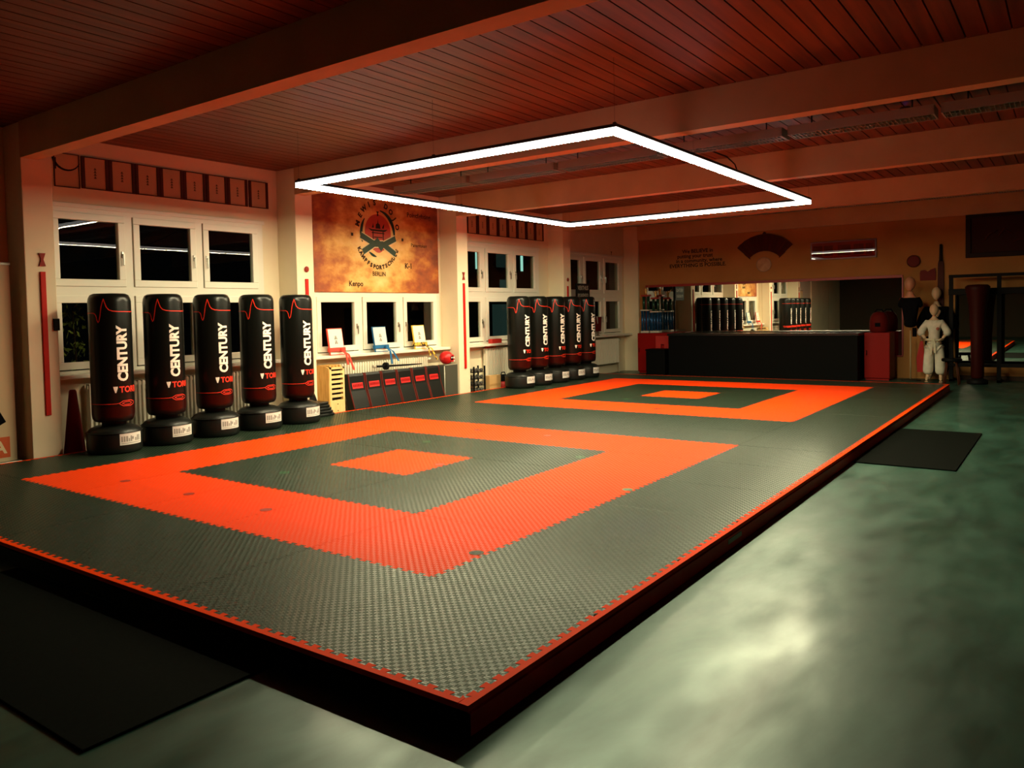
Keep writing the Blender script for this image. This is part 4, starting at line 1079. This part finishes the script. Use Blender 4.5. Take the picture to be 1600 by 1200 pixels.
skin_mesh('trousers', PV, [(0, 1), (1, 2), (2, 3), (0, 4), (4, 5), (5, 6)], [(.15, .11), .115, .115, .115, .115, .115, .115], BLKF, t)
m = MB(); m.prism([(.22, .80), (.27, .80), (.34, .45), (.33, .16), (.22, .16), (.20, .45)], -.13, -.115, lambda u, v, w: (w - .03 * math.sin((v - .16) * 4), u, v)); m.build('sash', mat('red_sash', (.42, .012, .010), .7), t)['label'] = 'hanging red sash'

# ------------------------------------------------------------------ far left: banner, cone
t = thing('rollup_banner', 'white roll-up banner with an orange foot, at the left edge', 'banner', (.02, 6.30, -.12))
m = MB(); m.box(-.52, -.012, .10, .50, -.004, 2.19); pn = m.build('panel', mat('banner_white', (.62, .50, .30), .6), t)
m = MB(); m.box(-.5, -.0145, .14, .43, -.0125, .36); m.build('orange_block', mat('banner_orange', (.62, .10, .02), .5), pn)
m = MB(); flat_text(m, 'A', .18, lambda u, v: (.33 + u, -.0155, .245 + v), .006); 
m.build('lettering', mat('banner_letter', (.80, .66, .40), .5), pn)
m = MB(); m.prism([(-.3, .45), (.26, .45), (.40, .52), (.30, .72), (.20, 1.0), (.24, 1.35), (.16, 1.6), (-.3, 1.6)], -.0155, -.0125, lambda u, v, w: (u, w, v)); m.build('figure_print', BLKF, pn)
m = MB(); m.box(-.54, -.09, 0, .52, .09, .10, .01); m.build('base', mat('silver_base', (.3, .27, .22), .4, .6), t)
m = MB(); m.box(-.53, -.018, 2.19, .51, .004, 2.22, .003); m.build('top_rail', mat('silver_base', (.3, .27, .22), .4, .6), t)
t = thing('traffic_cone', 'tall dark red cone left of the first front punching bag', 'cone', (1.13, 6.27, -.12))
m = MB(); m.lathe([(.135, .02), (.12, .05), (.04, .78), (.03, .80), (0, .80)], 28); m.build('cone', mat('dark_red_cone', (.20, .012, .008), .5), t)
m = MB(); m.box(-.15, -.15, 0, .15, .15, .03, .008); m.build('base', BLACK, t)
m = MB(); m.box(-.03, -.03, 0, .03, 0, .13, .004); tag(m.build('wall_phone', BLACK, None, (.895, YP - .001, 1.36)), 'small black device mounted on the nearest pillar', 'wall device')

# ------------------------------------------------------------------ outside the windows: a dark yard
m = MB(); m.box(XF - 2, YW + .2, -.5, 40, 30, -.3); tag(m.build('yard_ground', mat('night_ground', (.02, .022, .015), .9)), kind='structure')
def shrub(x, y_, z0, h, w, label):
    m = MB(); rnd = random.Random(int(x * 10))
    for k in range(260):
        c = Vector((rnd.gauss(0, w * .4), rnd.gauss(0, w * .3), rnd.uniform(0.1, h)))
        u = Vector((rnd.uniform(-1, 1), rnd.uniform(-1, 1), rnd.uniform(-1, 1))).normalized(); v = u.orthogonal().normalized()
        s = rnd.uniform(.03, .06)
        m.faces([c - u * s, c + v * s * .5, c + u * s, c - v * s * .5], [(0, 1, 2, 3)])
    t = thing('shrub', label, 'shrub', (x, y_, z0)); m.build('foliage', mat('leaf_green', (.34, .34, .06), .6), t)
    m = MB(); m.tube([(0, 0, 0), (.03, 0, h * .5), (0, .02, h)], [.02, .014, .006], 6); m.build('stem', FRM, t)
shrub(1.55, 7.05, -.3, 2.1, .35, 'leafy shrub outside the lower left front window')
t = thing('house', 'dark building across the yard with a few lit windows', 'building', (21, 14, -.3))
m = MB(); m.box(-6, 0, 0, 8, 5, 9); m.build('wall', mat('night_render', (.06, .06, .05), .9), t)
def litwin(x, z, w, h, c, e):
    m = MB(); m.box(x, -.03, z, x + w, -.002, z + h); m.build('window', mat('lit_%s_%s' % (x, z), (.02, .02, .02), .4, emit=c, es=e), t)
for x, z, w, h, e in ((-1.9, 3.3, .12, .6, 1.1), (.95, 3.3, .13, .65, 1.1), (-.65, 3.4, .8, .9, .018), (-.95, .85, .95, 1.2, .03), (-.45, 2.45, .42, .5, .04)): litwin(x, z, w, h, (.45, .9, .8), e)

for nm_, q in MATS.items():
    b_ = q.node_tree.nodes['Principled BSDF']; c_ = b_.inputs['Base Color']
    if not c_.is_linked and max(c_.default_value[:3]) < .3 and b_.inputs['Metallic'].default_value < .1 and b_.inputs['Roughness'].default_value >= .45:
        b_.inputs['Specular IOR Level'].default_value = min(.12, b_.inputs['Specular IOR Level'].default_value)   # matt dark paints and cloths
# ------------------------------------------------------------------ lift everything so the concrete is z = 0, camera, world
for o in ROOTS: o.location.z += H
for o in ROOTS:
    if o.get('kind') == 'structure':
        for k in ('label', 'category', 'group'):
            if k in o.keys() and not o[k]: del o[k]
w = bpy.data.worlds.new('night'); S.world = w; w.use_nodes = True
w.node_tree.nodes['Background'].inputs['Color'].default_value = (.0006, .0007, .0008, 1)
F, CXp, CYp = 1244.8, 743.0, 537.8
yaw, pitch, roll = .646, -.039, -.022
fw = Vector((math.cos(pitch) * math.cos(yaw), math.cos(pitch) * math.sin(yaw), math.sin(pitch)))
r = Vector((math.sin(yaw), -math.cos(yaw), 0)); u = r.cross(fw)
r, u = math.cos(roll) * r + math.sin(roll) * u, -math.sin(roll) * r + math.cos(roll) * u
cam = bpy.data.cameras.new('camera'); co = bpy.data.objects.new('camera', cam); COL.objects.link(co)
co.matrix_world = Matrix(((r.x, u.x, -fw.x, -3.317), (r.y, u.y, -fw.y, -2.83), (r.z, u.z, -fw.z, 1.45 + H), (0, 0, 0, 1)))
cam.sensor_width = 36; cam.lens = F / 1600 * 36; cam.shift_x = (800 - CXp) / 1600; cam.shift_y = -(600 - CYp) / 1600
cam.clip_start = .05; cam.clip_end = 200
S.camera = co
S.view_settings.view_transform = 'Standard'; S.view_settings.look = 'None'; S.view_settings.exposure = 0; S.view_settings.gamma = 1
S.view_settings.use_curve_mapping = False
S.cycles.max_bounces = 10; S.cycles.diffuse_bounces = 5; S.cycles.glossy_bounces = 5; S.cycles.transparent_max_bounces = 12
S.cycles.use_denoising = True
S.cycles.sample_clamp_indirect = 12
